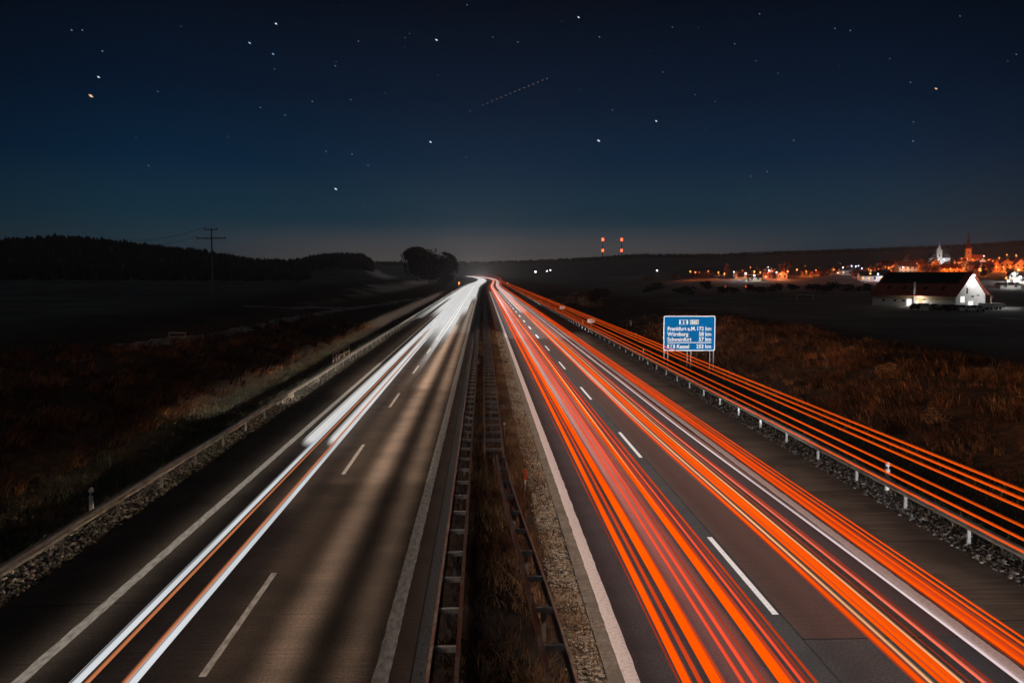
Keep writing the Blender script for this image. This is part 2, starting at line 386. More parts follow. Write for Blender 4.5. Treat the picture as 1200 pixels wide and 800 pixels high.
side(-8.9, .84, 12, 60, -1, .2, 2.3, (1, .68, .44), 15, 10); side(-8.9, .84, 55, 160, -1, .2, 6.5, (1, .80, .62), 15, 10); side(-8.9, .84, 150, 400, -1, .2, 10, (1, .92, .84), 15, 10)
side(3.3, 1.0, 12, 120, -1, .2, 5.5, (1, .80, .64), 130, 20)
side(-2.4, 1.5, 12, 120, 1, .2, 3.0, (1, .72, .58), 110, 28)

# ------------------------------------------------------------------ light trails
def beamline(name, col, k=1.0, y0=None, y1=None, vary=.22, core=1.9):
    """a line of light: solid core, feathered sides, slightly uneven along its way; fades in from y0 to y1 if given"""
    m = bpy.data.materials.new(name); m.use_nodes = True; n = m.node_tree.nodes; l = m.node_tree.links
    n.clear(); e = n.new('ShaderNodeEmission'); e.inputs[0].default_value = (*col, 1)
    g = n.new('ShaderNodeNewGeometry'); s_ = n.new('ShaderNodeSeparateXYZ'); l.new(g.outputs['Position'], s_.inputs[0])
    cb = n.new('ShaderNodeCombineXYZ'); l.new(s_.outputs['Y'], cb.inputs['Y'])
    oi = n.new('ShaderNodeObjectInfo'); m1 = n.new('ShaderNodeMath'); m1.operation = 'MULTIPLY'; m1.inputs[1].default_value = 90; l.new(oi.outputs['Random'], m1.inputs[0]); l.new(m1.outputs[0], cb.inputs['X'])
    t = n.new('ShaderNodeTexNoise'); t.inputs['Scale'].default_value = .09; t.inputs['Detail'].default_value = 4; l.new(cb.outputs[0], t.inputs['Vector'])
    r = n.new('ShaderNodeMapRange'); r.inputs['From Min'].default_value = .3; r.inputs['From Max'].default_value = .7; r.inputs['To Min'].default_value = k*(1-vary); r.inputs['To Max'].default_value = k*(1+vary)
    l.new(t.outputs['Fac'], r.inputs['Value']); l.new(r.outputs[0], e.inputs[1])
    at = n.new('ShaderNodeAttribute'); at.attribute_name = 'glow'
    fac = n.new('ShaderNodeMath'); fac.operation = 'MULTIPLY'; fac.use_clamp = True; fac.inputs[1].default_value = core; l.new(at.outputs['Fac'], fac.inputs[0]); src = fac.outputs[0]
    if y0 is not None:
        f = n.new('ShaderNodeMapRange'); f.interpolation_type = 'SMOOTHSTEP'; f.inputs['From Min'].default_value = y0; f.inputs['From Max'].default_value = y1; l.new(s_.outputs['Y'], f.inputs['Value'])
        mm = n.new('ShaderNodeMath'); mm.operation = 'MULTIPLY'; l.new(src, mm.inputs[0]); l.new(f.outputs[0], mm.inputs[1]); src = mm.outputs[0]
    bf = n.new('ShaderNodeMath'); bf.operation = 'SUBTRACT'; bf.inputs[0].default_value = 1; l.new(g.outputs['Backfacing'], bf.inputs[1])
    m2 = n.new('ShaderNodeMath'); m2.operation = 'MULTIPLY'; l.new(src, m2.inputs[0]); l.new(bf.outputs[0], m2.inputs[1])
    tr = n.new('ShaderNodeBsdfTransparent'); mx_ = n.new('ShaderNodeMixShader'); l.new(m2.outputs[0], mx_.inputs[0]); l.new(tr.outputs[0], mx_.inputs[1]); l.new(e.outputs[0], mx_.inputs[2])
    o = n.new('ShaderNodeOutputMaterial'); l.new(mx_.outputs[0], o.inputs[0]); return m
WH = (1, .985, .965)
E = {
 'orange': beamline('tail_orange', (1, .088, .0), 1.12), 'orange_dim': beamline('tail_orange_dim', (1, .085, .015), .60),
 'red': beamline('tail_red', (1, .085, .03), .95), 'cream': beamline('tail_cream', (1, .50, .22), 1.0), 'salmon': beamline('tail_salmon', (1, .17, .09), .95),
 'amber': beamline('marker_amber', (1, .105, .006), 1.0), 'white_near': beamline('head_white_near', (.92, .96, 1), .66), 'broad': beamline('head_white_broad', WH, .66, 38.4, 40.5, .08, 4.5),
 'white': beamline('head_white', WH, .66, 150, 195, .06, 4.5), 'white_mid': beamline('head_white_mid', WH, .66, 88, 135, .06, 4.5), 'white_far': beamline('head_white_far', WH, .66, 230, 300, .06, 4.5),
 'cream_far': beamline('tail_cream_far', (1, .50, .22), 1.0, 24, 46), 'copper': beamline('head_copper', (1, .33, .13), .46), 'pinkwhite': beamline('tail_pinkwhite', (1, .78, .78), .75),
 's_salmon': soft('smear_salmon', (.50, .10, .06), 14, 36, .15), 's_salmon_dim': soft('smear_salmon_dim', (.28, .036, .02), 14, 40, .5),
 's_grey': soft('smear_grey', (.34, .33, .32), 26, 62), 's_white': soft('smear_white', (.55, .54, .53), 60, 108), 's_white_far': soft('smear_white_far', (.62, .61, .60), 120, 230), 's_blue': soft('painted_sheen', (.012, .014, .017), 16, 40, .8),
}
def trail(label, m, x, z, r, y0=-12, y1=ROAD_END, drift=0., group=None, wob=.03, taper=False):
    ph = random.uniform(0, 6)
    pts = []
    for yv in ylist(y0, y1, .035, 1.5):
        xx = x+drift*(1-sm(15, 46, yv))+wob*math.sin(yv*.045+ph)+wob*.6*math.sin(yv*.017+ph*2)
        pts.append((xx+cx(yv), yv, z))
    rr = r if isinstance(r, tuple) else (r*1.12, r*.9)
    sf = True; ns = 16 if m.startswith('s_') else 12
    b = MB(); b.tube(pts, rr, ns)
    o = b.build('light_trail', E[m], smooth=True)
    if sf:      # fades out towards both sides of its width
        ga = o.data.attributes.new('glow', 'FLOAT', 'POINT')
        ga.data.foreach_set('value', np.tile([abs(math.sin(2*math.pi*j/ns))**1.3 for j in range(ns)], len(pts)).astype(np.float32))
    return tag(o, label, 'light trail', group)
GW, GO, GA = 'white headlight trails of oncoming cars', 'orange and red tail-light trails', 'amber marker-light trails above the guard rail'
trail('thin white headlight trail of the oncoming lane, outer of the pair reaching nearest', 'white_near', -7.38, .65, .075, group=GW, wob=.015)
trail('copper thread of light hugging the inner side of the outer thin white trail', 'copper', -7.20, .60, .04, y1=120, group=GW, wob=.015)
trail('copper thread of light hugging the outer side of the inner thin white trail', 'copper', -6.52, .60, .045, y1=120, group=GW, wob=.015)
trail('thin white oncoming headlight trail, inner of the pair reaching nearest', 'white_near', -6.36, .65, .075, group=GW, wob=.015)
trail('broad white trail with a blunt start beside the outer thin trail, nearest the shoulder line', 'broad', -7.66, .66, .20, 38.6, group=GW, wob=.02)
trail('broad white trail with a blunt start beside the inner thin white trail', 'broad', -6.63, .66, .19, 38.6, group=GW, wob=.02)
trail('wide white band added as bloom in the gap between the two broad trails far down the road', 'white_mid', -7.12, .62, .42, 80, group=GW)  # bloom built as a glowing tube
trail('soft white trail fading in beside the oncoming dashes', 's_white', -5.0, .66, (.34, .2), 58, group=GW)
trail('solid white trail along the dashed line of the oncoming side', 'white_mid', -5.75, .66, (.80, .2), 85, group=GW)
trail('solid white trail in the middle of the oncoming inner lane', 'white_mid', -4.75, .66, (.78, .2), 85, group=GW)
trail('solid white trail on the median half of the oncoming inner lane', 'white', -3.8, .66, (.75, .2), 130, group=GW)
trail('distant white trail closest to the median line on the oncoming side', 'white_far', -2.85, .66, (.75, .2), 230, group=GW)
trail('distant white glare band added over the outer edge line of the oncoming side', 'white', -8.45, .7, (.85, .25), 150, group=GW)  # this and the next two: glare built as glowing bands
trail('distant white glare band added over the oncoming hard shoulder', 'white_far', -9.5, .75, (.85, .3), 220, group=GW)
trail('farthest white glare band, added close along the outer guard rail', 's_white_far', -10.5, .8, (.6, .3), 150, group=GW)

trail('wide orange trail nearest the median edge line', 'orange', 3.58, .85, .075, drift=.0, group=GO)
trail('narrow dim orange trail just right of the one nearest the median edge line', 'orange_dim', 3.80, .85, .042, group=GO)
trail('bold orange trail second from the median, alone on dark asphalt', 'orange', 4.03, .85, .11, drift=.05, group=GO)
trail('thin red trail on the median side of the salmon smear', 'red', 4.56, .85, .035, drift=.0, group=GO)
trail('thin bright red-orange trail inside the salmon smear', 'red', 4.78, .86, .04, group=GO)
trail('broad salmon smear of light in the middle of the inner lane', 's_salmon', 4.62, .82, (.34, .06), group=GO)
trail('dull red smear on the right side of the salmon smear', 's_salmon_dim', 5.0, .8, (.18, .05), group=GO)
trail('bold orange trail right of the salmon smear', 'orange', 5.28, .85, .105, drift=.04, group=GO)
trail('cream core line along the bold orange trail beside the salmon smear', 'cream_far', 5.27, .95, .03, drift=0, group=GO, wob=.03)
trail('thin orange-red trail between the bold orange one and the dashes', 'red', 5.62, .84, .033, group=GO)
trail('faint dim orange trail closest to the white dashes', 'orange_dim', 5.83, .84, .028, group=GO)
trail('pale grey smear fading in down the inner lane', 's_grey', 4.45, .5, (.22, .05), 30, group=GO)
trail('bluish faint gleam added as a glowing band over dark asphalt left of the salmon smear', 's_blue', 4.72, .2, (.22, .04), -12, 60, group=GO)  # sheen on the asphalt made as a thin glowing band
trail('distant white trail in the inner lane of the outbound side', 'white', 5.25, .8, .2, 150, group=GO)
trail('distant pale smear on the dashes of the outbound side', 's_white_far', 4.5, .8, (.3, .1), 130, group=GO)

trail('orange trail on the inner edge of the outer lane bundle', 'orange', 7.34, .85, .065, drift=.34, group=GO)
trail('thin cream line on the inner edge of the outer lane bundle', 'cream', 7.52, .86, .03, drift=.34, group=GO)
trail('pale grey smear inside the outer lane bundle, fading in with distance', 's_grey', 7.70, .6, (.20, .05), 24, drift=.2, group=GO)
trail('first thick orange trail of the outer lane bundle', 'orange', 7.75, .85, .050, drift=.32, group=GO)
trail('middle thick orange trail of the outer lane bundle', 'orange', 7.89, .85, .050, drift=.31, group=GO)
trail('last thick orange trail of the outer lane bundle', 'orange', 8.02, .85, .050, drift=.30, group=GO)
trail('thin cream line on the outer edge of the outer lane bundle', 'cream', 8.13, .86, .026, drift=.26, group=GO)
trail('lone thin red trail between the outer bundle and the white trail', 'salmon', 8.48, .85, .036, drift=.32, group=GO)
trail('thin bluish white trail just inside the solid outer edge line', 'pinkwhite', 9.34, .65, .042, drift=.33, group=GO)
trail('faint blue-grey asphalt gleam added as a glowing band beside the thin bluish white trail', 's_blue', 9.62, .25, (.40, .04), -12, 60, drift=.2, group=GO)  # road sheen again, a faint emissive band
trail('orange trail hugging the outer edge line', 'orange', 9.95, .85, .05, group=GO)
trail('dull orange smear between the two trails hugging the outer edge line', 'orange_dim', 10.06, .84, (.09, .03), group=GO)
trail('second orange trail outside the edge line', 'orange', 10.20, .86, .04, group=GO)
trail('thin orange trail over the hard shoulder, third from the edge line', 'orange', 10.13, 1.06, .026, group=GO)
trail('outermost thin orange trail over the concrete hard shoulder', 'orange', 10.16, 1.14, .022, group=GO)
E['strand'] = beamline('tail_strand', (.42, .045, .018), .8, vary=.5); E['strand_pale'] = beamline('tail_strand_pale', (.62, .26, .18), .8, 20, 50, .4)
SL = {'strand': 'hair-thin dark red trail among the brighter orange ones', 'strand_pale': 'hair-thin pale pink trail showing only in the distance among orange ones'}
for m_, xx, zz in (('strand', 3.46, .8), ('strand', 4.18, .82), ('strand_pale', 4.40, .85), ('strand', 4.92, .86), ('strand_pale', 5.08, .84), ('strand', 5.42, .82), ('strand', 5.50, .84), ('strand', 5.72, .85), ('strand_pale', 7.42, .86), ('strand', 7.22, .84),
                   ('strand', 8.22, .86), ('strand_pale', 8.30, .86), ('strand', 8.60, .86), ('strand_pale', 9.42, .7), ('strand', 9.86, .86), ('strand', 10.27, .86)):
    trail(SL[m_], m_, xx, zz, random.uniform(.016, .03), drift=.32 if 7 < xx < 9.6 else 0, group=GO, wob=.04)
for k, xx in enumerate((7.35, 7.95, 8.55)):
    trail(('distant white trail on the inner side of the outbound outer lane', 'distant white trail in the middle of the outbound outer lane', 'distant white trail on the outer side of the outbound outer lane')[k], 'white' if k < 2 else 'white_far', xx, .8, .36, 170, group=GO)
for z, nm in ((2.80, 'lowest amber trail, lying on the guard rail face'), (3.02, 'second lowest amber trail, just above the guard rail'), (3.27, 'third amber trail up, crossing the white marker post'),
              (3.60, 'fourth amber trail up, over the dark ditch'), (3.78, 'second highest amber trail over the roadside'), (3.94, 'highest amber trail, topmost over the brown bank')):
    trail(nm, 'amber', 10.12, z, .027, group=GA, wob=.012)

def beam(p, q, power, deg, col=COOL, blend=.6):
    d = (Vector(q)-Vector(p)).to_track_quat('-Z', 'Y').to_euler()
    return lamp('added_beam', 'SPOT', p, power, col, d, spot_size=math.radians(deg), spot_blend=blend, shadow_soft_size=.08)
for yy, pw in ((430, 5000), (640, 12000), (900, 22000), (1250, 30000)):      # spots added for haze glow at the far bend, standing for oncoming headlights
    beam((cx(yy)-5.5, yy, .9), (-5.5, 150, 2.5), pw*32, 50, (1, .96, .92), 1.0)
# added spots that brighten sign and posts in place of retroreflection
beam((12.2, 24, 1.0), (17.9, 77, 2.7), 74000, 8.5, (.93, 1, 1))
beam((9.0, -25, .9), (14.7, 60, 1.0), 110000, 10)
beam((9.0, 75, .9), (14.8, 170, .9), 60000, 8)
beam((9.0, 175, .9), (14.8, 290, .9), 70000, 8)

# ------------------------------------------------------------------ guard rails
def wbeam(b, X, face, y0, y1, zc=.6, path=None):
    """W-section beam: face=+1 shows its ridges towards +x"""
    prof = [(-.03, -.155), (.035, -.12), (.035, -.05), (-.03, -.015), (-.03, .015), (.035, .05), (.035, .12), (-.03, .155)]
    pts = prof+[(x-.012, z) for x, z in reversed(prof)]
    n_ = len(pts); V = []; F = []; Y = ylist(y0, y1, .03, 2)
    for i, yv in enumerate(Y):
        c = cx(yv)+(path(yv) if path else X)
        V += [(c+face*px, yv, zc+pz) for px, pz in pts]
        if i:
            for j in range(n_):
                j2 = (j+1) % n_; F.append(((i-1)*n_+j, (i-1)*n_+j2, i*n_+j2, i*n_+j))
    F += [tuple(range(n_)), tuple(range((len(Y)-1)*n_+n_-1, (len(Y)-1)*n_-1, -1))]
    b.add(V, F)
cpost = MB().box(-.05, -.035, -.5, -.035, .035, .72).box(-.035, -.035, -.5, .05, -.022, .72).box(-.035, .022, -.5, .05, .035, .72).mesh('post')
cpost.materials.append(M['galvanised'])
def outer_rail(X, face, y0, y1, label):
    t = empty('guard_rail', (X, y0, 0)); tag(t, label, 'guard rail')
    b = MB(); wbeam(b, 0, face, 0, 0.1) if False else None
    b = MB(); wbeam(b, X, face, y0, y1)
    o = b.build('beam', M['steel'], t); o.location = (-X, -y0, 0)
    ps = [17.6+4*i-8 for i in range(100)]
    for yv in ps:
        if y0 <= yv <= y1: share('post', cpost, t, (cx(yv)-face*.10, yv-y0, 0))
    return t
outer_rail(14.28, -1, -8, 700, 'galvanised steel guard rail on posts beyond the concrete shoulder, under the amber trails')
outer_rail(-12.0, 1, -8, 700, 'galvanised steel guard rail on the oncoming side below the dark bank')
def ladder(pl, pr, y0, y1, label, m, spm):
    t = empty('guard_rail', (pl(y0), y0, 0)); tag(t, label, 'guard rail')
    ox, oy = pl(y0), y0
    for pth, fc in ((pl, -1), (pr, 1)):
        b = MB(); wbeam(b, 0, fc, y0, y1, .6, pth); o = b.build('beam', m, t); o.location = (-ox, -oy, 0)
    k = 0; yv = y0+1.1
    while yv < y1 and k < 98:
        a, c = pl(yv)+cx(yv), pr(yv)+cx(yv)
        b = MB(); b.box(a+.03, -.045, .70, c-.03, .045, .716); b.box(a+.03, -.045, .60, c-.03, -.035, .70); s_ = b.build('spacer', spm, t); s_.location = (-ox, yv-oy, 0)
        if k % 2 == 0: share('post', cpost, t, ((a+c)/2-ox, yv-oy, -.02))
        yv += 2; k += 1
    return t
Lp = lambda yv: -1.02+.0*yv; Rp = lambda yv: -.5
ladder(Lp, Rp, 6, 420, 'rusty double guard rail with cross braces, on the oncoming edge of the median', M['steel_rust'], M['spacer'])
nl = lambda yv: 1.20-.66*sm(13, 36, yv); nr = lambda yv: 1.72-.86*sm(12, 36, yv)
ladder(nl, nr, 6, 35.5, 'near length of median double guard rail with dry grass, veering towards the outbound side', M['steel_rust'], M['spacer'])
fl = lambda yv: .05; fr = lambda yv: .82
ladder(fl, fr, 35.9, 380, 'far straight length of median double guard rail beyond the veering one', M['steel_rust'], M['spacer'])

# ------------------------------------------------------------------ marker posts and little plates
def delineator_parts(t, h=1.05, top=None):
    b = MB(); poly = [(-.06, 0), (.06, 0), (.06, h-.04), (0, h), (-.06, h-.07)]
    b.prism(poly, -.05, .05); o = b.build('post', M['post_white'], t)
    b = MB(); b.box(-.062, -.052, h-.27, .062, .052, h-.17); b.build('band', M['black_plastic'], t)
    b = MB(); b.box(-.02, -.056, h-.26, .02, -.0525, h-.18); b.build('reflector', M['sign_white'], t)
dl = None
near_labels = ['white marker post behind the rail, nearest of its row, crossed by amber trails', 'second white marker post along the outbound guard rail', 'third white marker post along the outbound rail, close to a plate', 'fourth white marker post along the outbound rail, close to a plate']
for i in range(8):
    yv = 31.8+50*i
    t = empty('marker_post', (14.75+cx(yv), yv, .1 if i == 0 else .0))
    if dl is None: delineator_parts(t); dl = t
    else:
        for ch in children(dl):
            c = ch.copy(); COL.objects.link(c); c.parent = t
    tag(t, near_labels[i] if i < 4 else 'tiny white marker post far along the outbound guard rail', 'marker post', 'white marker posts along the outbound rail')
for (x, yv, lab) in ((-13.1, 29.9, 'pale marker post behind the oncoming guard rail, near the dark bank'), (-12.9, 79, 'small marker post before the two-bar railing on the oncoming side')):
    t = empty('marker_post', (x, yv, terrain(x, yv)))
    for ch in children(dl):
        c = ch.copy(); COL.objects.link(c); c.parent = t
    tag(t, lab, 'marker post', 'marker posts on the oncoming side')
t = empty('marker_post', at_depth(740, 140)); tag(t, 'lone pale marker post standing out on the dark verge before the blue sign', 'marker post')
for ch in children(dl):
    c = ch.copy(); COL.objects.link(c); c.parent = t
# slender stake with an orange head on the median gravel
t = empty('marker_stake', (1.55, 32.6, -.02)); tag(t, 'slim white stake with an orange sleeve standing on the median gravel', 'marker stake')
MB().box(-.03, -.03, 0, .03, .03, .52).build('stake', M['post_white'], t); MB().box(-.045, -.045, .42, .045, .045, .82).build('sleeve', M['orange_plastic'], t)
t = empty('marker_stake', (1.02, 42.5, .0)); tag(t, 'short post with a pinkish round reflector by the median rail', 'marker stake')
MB().box(-.02, -.02, 0, .02, .02, .8).build('stake', M['galvanised'], t); MB().tube([(0, -.05, .82), (0, .0, .82)], .07, 12).build('reflector', mat('pink_reflector', (.85, .5, .45)), t)
for (px, yv, lab) in ((693, 121, 'small white plate on a post behind the outbound rail, nearer of two'), (659, 168, 'small white plate on a post behind the outbound rail, farther of two')):
    x = ray(px, 320).x/ray(px, 320).y*yv
    t = empty('plate_sign', (x, yv, terrain(x, yv))); tag(t, lab, 'sign', 'small white plates by the rail')
    MB().tube([(0, 0, -.3), (0, 0, 1.9)], .04, 8).build('post', M['galvanised'], t); MB().box(-.5, -.06, 1.35, .5, -.042, 1.9).build('plate', M['sign_white'], t)
# two-bar railing by the oncoming rail, and a small gate on the bank
t = empty('railing', (-13.6, 81.5, terrain(-13.6, 81.5))); tag(t, 'short pale two-bar railing behind the guard rail on the oncoming side', 'railing')
for z in (.62, 1.05): MB().tube([(0, -.1, z), (.2, 8.4, z)], .06, 8).build('bar', M['wood_pale'], t)
for k in range(4): MB().tube([(.07*k, 2.75*k, -.4), (.07*k, 2.75*k, 1.1)], .055, 8).build('post', M['wood_pale'], t)
p = on_land(208, 399)
t = empty('barrier', p); tag(t, 'small pale two-bar barrier on the field edge above the brown bank', 'barrier')
for z in (.3, .7): MB().box(-.85, -.03, z, .85, .03, z+.12).build('bar', M['wood_pale'], t)
for k in (-.8, .8): MB().box(k-.05, -.05, -.3, k+.05, -.031, .85).build('post', M['wood_pale'], t)

# ------------------------------------------------------------------ blue distance sign
SY, SX0, SW, SH, SZ = 77.0, 15.62, 4.52, 3.05, 1.27
t = empty('distance_sign', (SX0+SW/2, SY, -.4)); tag(t, 'blue motorway distance sign listing four towns with kilometres, on paired posts', 'road sign')
zb = SZ+.4
def rounded(w, h, r, cx_=0, cz=0, n=6):
    P = []
    for sx, sz, a0 in ((1, 1, 0), (-1, 1, 90), (-1, -1, 180), (1, -1, 270)):
        for i in range(n+1):
            a = math.radians(a0+90*i/n); P.append((cx_+sx*(w/2-r)+r*math.cos(a), cz+sz*(h/2-r)+r*math.sin(a)))
    return P
MB().prism(rounded(SW, SH, .16, 0, zb+SH/2), -.02, .03).build('border', M['sign_white'], t)
MB().prism(rounded(SW-.17, SH-.17, .11, 0, zb+SH/2), -.026, -.021).build('panel', M['sign_blue'], t)
for g in (-2.0, 0.02, 2.0):
    for o_ in (-.16, .16): MB().tube([(g+o_, .09, -.4), (g+o_, .09, zb+SH-.2)], .045, 10).build('post', M['galvanised'], t)
def text(s, x, z, size, m, align='LEFT', parent=t, y=-.030, bold=.013, sx=1.0):
    cu = bpy.data.curves.new('writing', 'FONT'); cu.body = s; cu.size = size; cu.align_x = align; cu.extrude = .001; cu.offset = bold; cu.resolution_u = 3
    o = bpy.data.objects.new('tmp', cu); COL.objects.link(o); dg = bpy.context.evaluated_depsgraph_get(); dg.update()
    me = bpy.data.meshes.new_from_object(o.evaluated_get(dg)); bpy.data.objects.remove(o); bpy.data.curves.remove(cu)
    me.transform(Matrix.Translation((x, y, z)) @ Matrix.Rotation(math.pi/2, 4, 'X') @ Matrix.Diagonal((sx, 1, 1, 1)))
    me.materials.clear(); me.materials.append(m)
    ob = bpy.data.objects.new('lettering', me); COL.objects.link(ob); ob.parent = parent; return ob
rows = [('Frankfurt a.M.', '172 km', 1.78), ('W\u00fcrzburg', '58 km', 1.31), ('Schweinfurt', '57 km', .86), (None, '253 km', .24)]
for a_, b_, z in rows:
    if a_: text(a_, -1.92, zb+z, .47, M['sign_white'], sx=.93)
    text(b_, 1.93, zb+z, .47, M['sign_white'], 'RIGHT', sx=.93)
text('Kassel', -1.1, zb+.24, .47, M['sign_white'], sx=.93)
MB().box(-1.92, -.0295, zb+.69, 1.93, -.0265, zb+.76).build('divider', M['sign_white'], t)
def road_badge(x, z, w, h, s):
    q = .16*h
    outer = [(x-w/2, z-h/2), (x+w/2, z-h/2), (x+w/2, z+h/2), (x-w/2, z+h/2)]
    MB().prism(rounded(w, h, .05, x, z), -.0295, -.0265).build('badge', M['sign_white'], t)
    i = .03
    hexa = [(x-w/2+i+.05, z-h/2+i), (x+w/2-i-.05, z-h/2+i), (x+w/2-i-.12, z-h*.18), (x+w/2-i-.12, z+h*.18), (x+w/2-i-.05, z+h/2-i), (x-w/2+i+.05, z+h/2-i), (x-w/2+i+.12, z+h*.18), (x-w/2+i+.12, z-h*.18)]
    MB().prism(hexa, -.0325, -.0300).build('badge_field', M['sign_blue'], t)
    text(s, x, z-h*.30, h*.82, M['sign_white'], 'CENTER', y=-.0345, bold=.009)
road_badge(-.52, zb+2.5, .78, .42, '3'); road_badge(-1.58, zb+.40, .66, .36, '7')
MB().prism(rounded(.76, .42, .05, .42, zb+2.5), -.0295, -.0265).build('badge', M['sign_white'], t)
MB().prism(rounded(.69, .35, .03, .42, zb+2.5), -.0325, -.0300).build('badge_field', M['sign_grey'], t)
text('E45', .42, zb+2.38, .33, M['sign_white'], 'CENTER', y=-.0345)

# ------------------------------------------------------------------ ground cover
def blades(name, pos, h0, h1, w, nb, lean, m, dirn=None):
    """loose blades: every row of pos gets nb bent blades"""
    N = len(pos); P = np.repeat(pos, nb, 0); K = len(P)
    P = P+np.c_[RNG.normal(0, .12, (K, 2)), np.zeros(K)]
    a = RNG.uniform(0, 2*np.pi, K); h = RNG.uniform(h0, h1, K)*np.repeat(RNG.uniform(.6, 1.3, N), nb); ww = w*RNG.uniform(.6, 1.4, K)
    la = RNG.uniform(0, 2*np.pi, K) if dirn is None else RNG.normal(dirn, .7, K); ln = lean*RNG.uniform(.3, 1.3, K)*h
    s = np.c_[np.cos(a)*ww, np.sin(a)*ww, np.zeros(K)]; d = np.c_[np.cos(la)*ln, np.sin(la)*ln, np.zeros(K)]; up = np.c_[np.zeros((K, 2)), h]
    V = np.empty((K, 5, 3)); V[:, 0] = P-s; V[:, 1] = P+s; V[:, 2] = P-s*.8+d*.35+up*.6; V[:, 3] = P+s*.8+d*.35+up*.6; V[:, 4] = P+d+up
    V[:, 0, 2] -= .05; V[:, 1, 2] -= .05
    i = np.arange(K)[:, None]*5
    F = np.concatenate([i+np.array([[0, 1, 3]]), i+np.array([[0, 3, 2]]), i+np.array([[2, 3, 4]])], 0)
    o = np_mesh(name, V.reshape(-1, 3), F, m); tag(o, kind='stuff'); return o
def scatter(n, x0, x1, y0, y1, clump=0, p=1.6):
    u = RNG.uniform(0, 1, n)**p; ys = y0+(y1-y0)*u; xs_ = RNG.uniform(x0, x1, n)
    if clump:
        f = np.sin(xs_*1.1+2*np.sin(ys*.35))*np.sin(ys*.55+xs_*.4)+RNG.normal(0, .5, n)
        k = f > clump; xs_, ys = xs_[k], ys[k]
    return np.array([(x, yv, terrain(x, yv)) for x, yv in zip(xs_, ys)])
blades('dry_bracken', scatter(30000, 20.0, 40, 16, 150, .35), .15, .75, .030, 6, 1.1, M['bracken'], math.radians(215))
blades('dry_grass', scatter(16000, 19.5, 40, 16, 130, .5), .2, .8, .018, 6, .9, M['straw'], math.radians(210))
tk = sorted((p[0], p[1]) for p in [on_land(*q) for q in ((-60, 412), (0, 411), (120, 408), (190, 402), (250, 394), (300, 384), (350, 373), (395, 364), (440, 358))])
q = scatter(34000, -48, -18.5, 22, 150, .3); q = q[np.array([p[1] < lut(tk, p[0])-2 for p in q])]
blades('dry_bracken', q, .15, .8, .032, 6, 1.0, M['bracken'], math.radians(330))
blades('verge_grass', scatter(9000, 14.9, 20.5, 14, 130), .08, .4, .014, 5, .8, M['verge'])
blades('verge_grass', scatter(8000, -18.5, -12.7, 20, 130), .08, .35, .016, 5, .8, M['verge'])
def med(n, x0, x1, y0, y1, clump):
    q = scatter(n, x0, x1, y0, y1, clump, 2.0); q[:, 2] = -.03; return q
blades('median_grass', med(9000, -.45, 1.55, 13, 150, .15), .12, .5, .010, 6, .8, M['straw'])
blades('median_grass', med(5000, 1.3, 2.35, 13, 130, -.1), .04, .2, .010, 5, 1.1, M['straw'])
blades('median_weeds', med(5000, -1.0, 1.2, 13, 90, -.3), .06, .25, .012, 5, 1.2, mat('weeds', (.03, .02, .012), (.10, .055, .03), 2, .95))
def stones(name, n, x0, x1, y0, y1, r0, r1, z, m, p=1.8):
    t_ = (1+5**.5)/2
    I = np.array([(-1, t_, 0), (1, t_, 0), (-1, -t_, 0), (1, -t_, 0), (0, -1, t_), (0, 1, t_), (0, -1, -t_), (0, 1, -t_), (t_, 0, -1), (t_, 0, 1), (-t_, 0, -1), (-t_, 0, 1)])/1.9
    T = np.array([(0, 11, 5), (0, 5, 1), (0, 1, 7), (0, 7, 10), (0, 10, 11), (1, 5, 9), (5, 11, 4), (11, 10, 2), (10, 7, 6), (7, 1, 8), (3, 9, 4), (3, 4, 2), (3, 2, 6), (3, 6, 8), (3, 8, 9), (4, 9, 5), (2, 4, 11), (6, 2, 10), (8, 6, 7), (9, 8, 1)])
    ys = y0+(y1-y0)*RNG.uniform(0, 1, n)**p; xs_ = RNG.uniform(x0, x1, n); r = r0+(r1-r0)*RNG.uniform(0, 1, n)**2.5
    V = I[None]*RNG.uniform(.75, 1.25, (n, 12, 1))*r[:, None, None]*np.array([1, 1.1, .7])
    V = V+np.c_[xs_, ys, np.full(n, z)+r*.25][:, None]
    F = (np.arange(n)[:, None, None]*12+T[None]).reshape(-1, 3)
    o = np_mesh(name, V.reshape(-1, 3), F, m); tag(o, kind='stuff')
stones('gravel', 7500, 13.8, 14.95, 14, 110, .02, .075, -.015, M['gravel'])
stones('gravel', 7000, -12.8, -11.6, 18, 110, .02, .07, -.015, M['gravel'])
stones('gravel', 4500, 1.65, 2.44, 13, 70, .012, .045, -.02, mat('pebbles', (.04, .035, .03), (.55, .48, .38), 9, .95))

# field tracks lying on the land
def land_strip(name, pts, w, m, lift=.05):
    V = []; F = []; Q = []
    for (x0, y0, _), (x1, y1, _) in zip(pts, pts[1:]):
        for i in range(12): Q.append((x0+(x1-x0)*i/12, y0+(y1-y0)*i/12))
    for i, (x, yv) in enumerate(Q):
        a, c = Q[max(0, i-1)], Q[min(len(Q)-1, i+1)]; d = Vector((c[0]-a[0], c[1]-a[1])).normalized()
        ww = w*(1+.25*math.sin(i*1.7)+.15*math.sin(i*.6))
        for s_ in (-1, 0, 1):
            qx, qy = x-d.y*ww/2*s_, yv+d.x*ww/2*s_; V.append((qx, qy, terrain(qx, qy)+lift))
        if i: F += [(3*i-3, 3*i-2, 3*i+1, 3*i), (3*i-2, 3*i-1, 3*i+2, 3*i+1)]
    tag(MB().add(V, F).build(name, m), kind='structure')
land_strip('field_track', [on_land(*q) for q in ((120, 408), (190, 402), (250, 394), (300, 384), (350, 373), (395, 364), (440, 358), (500, 349))], 1.6, M['track'])
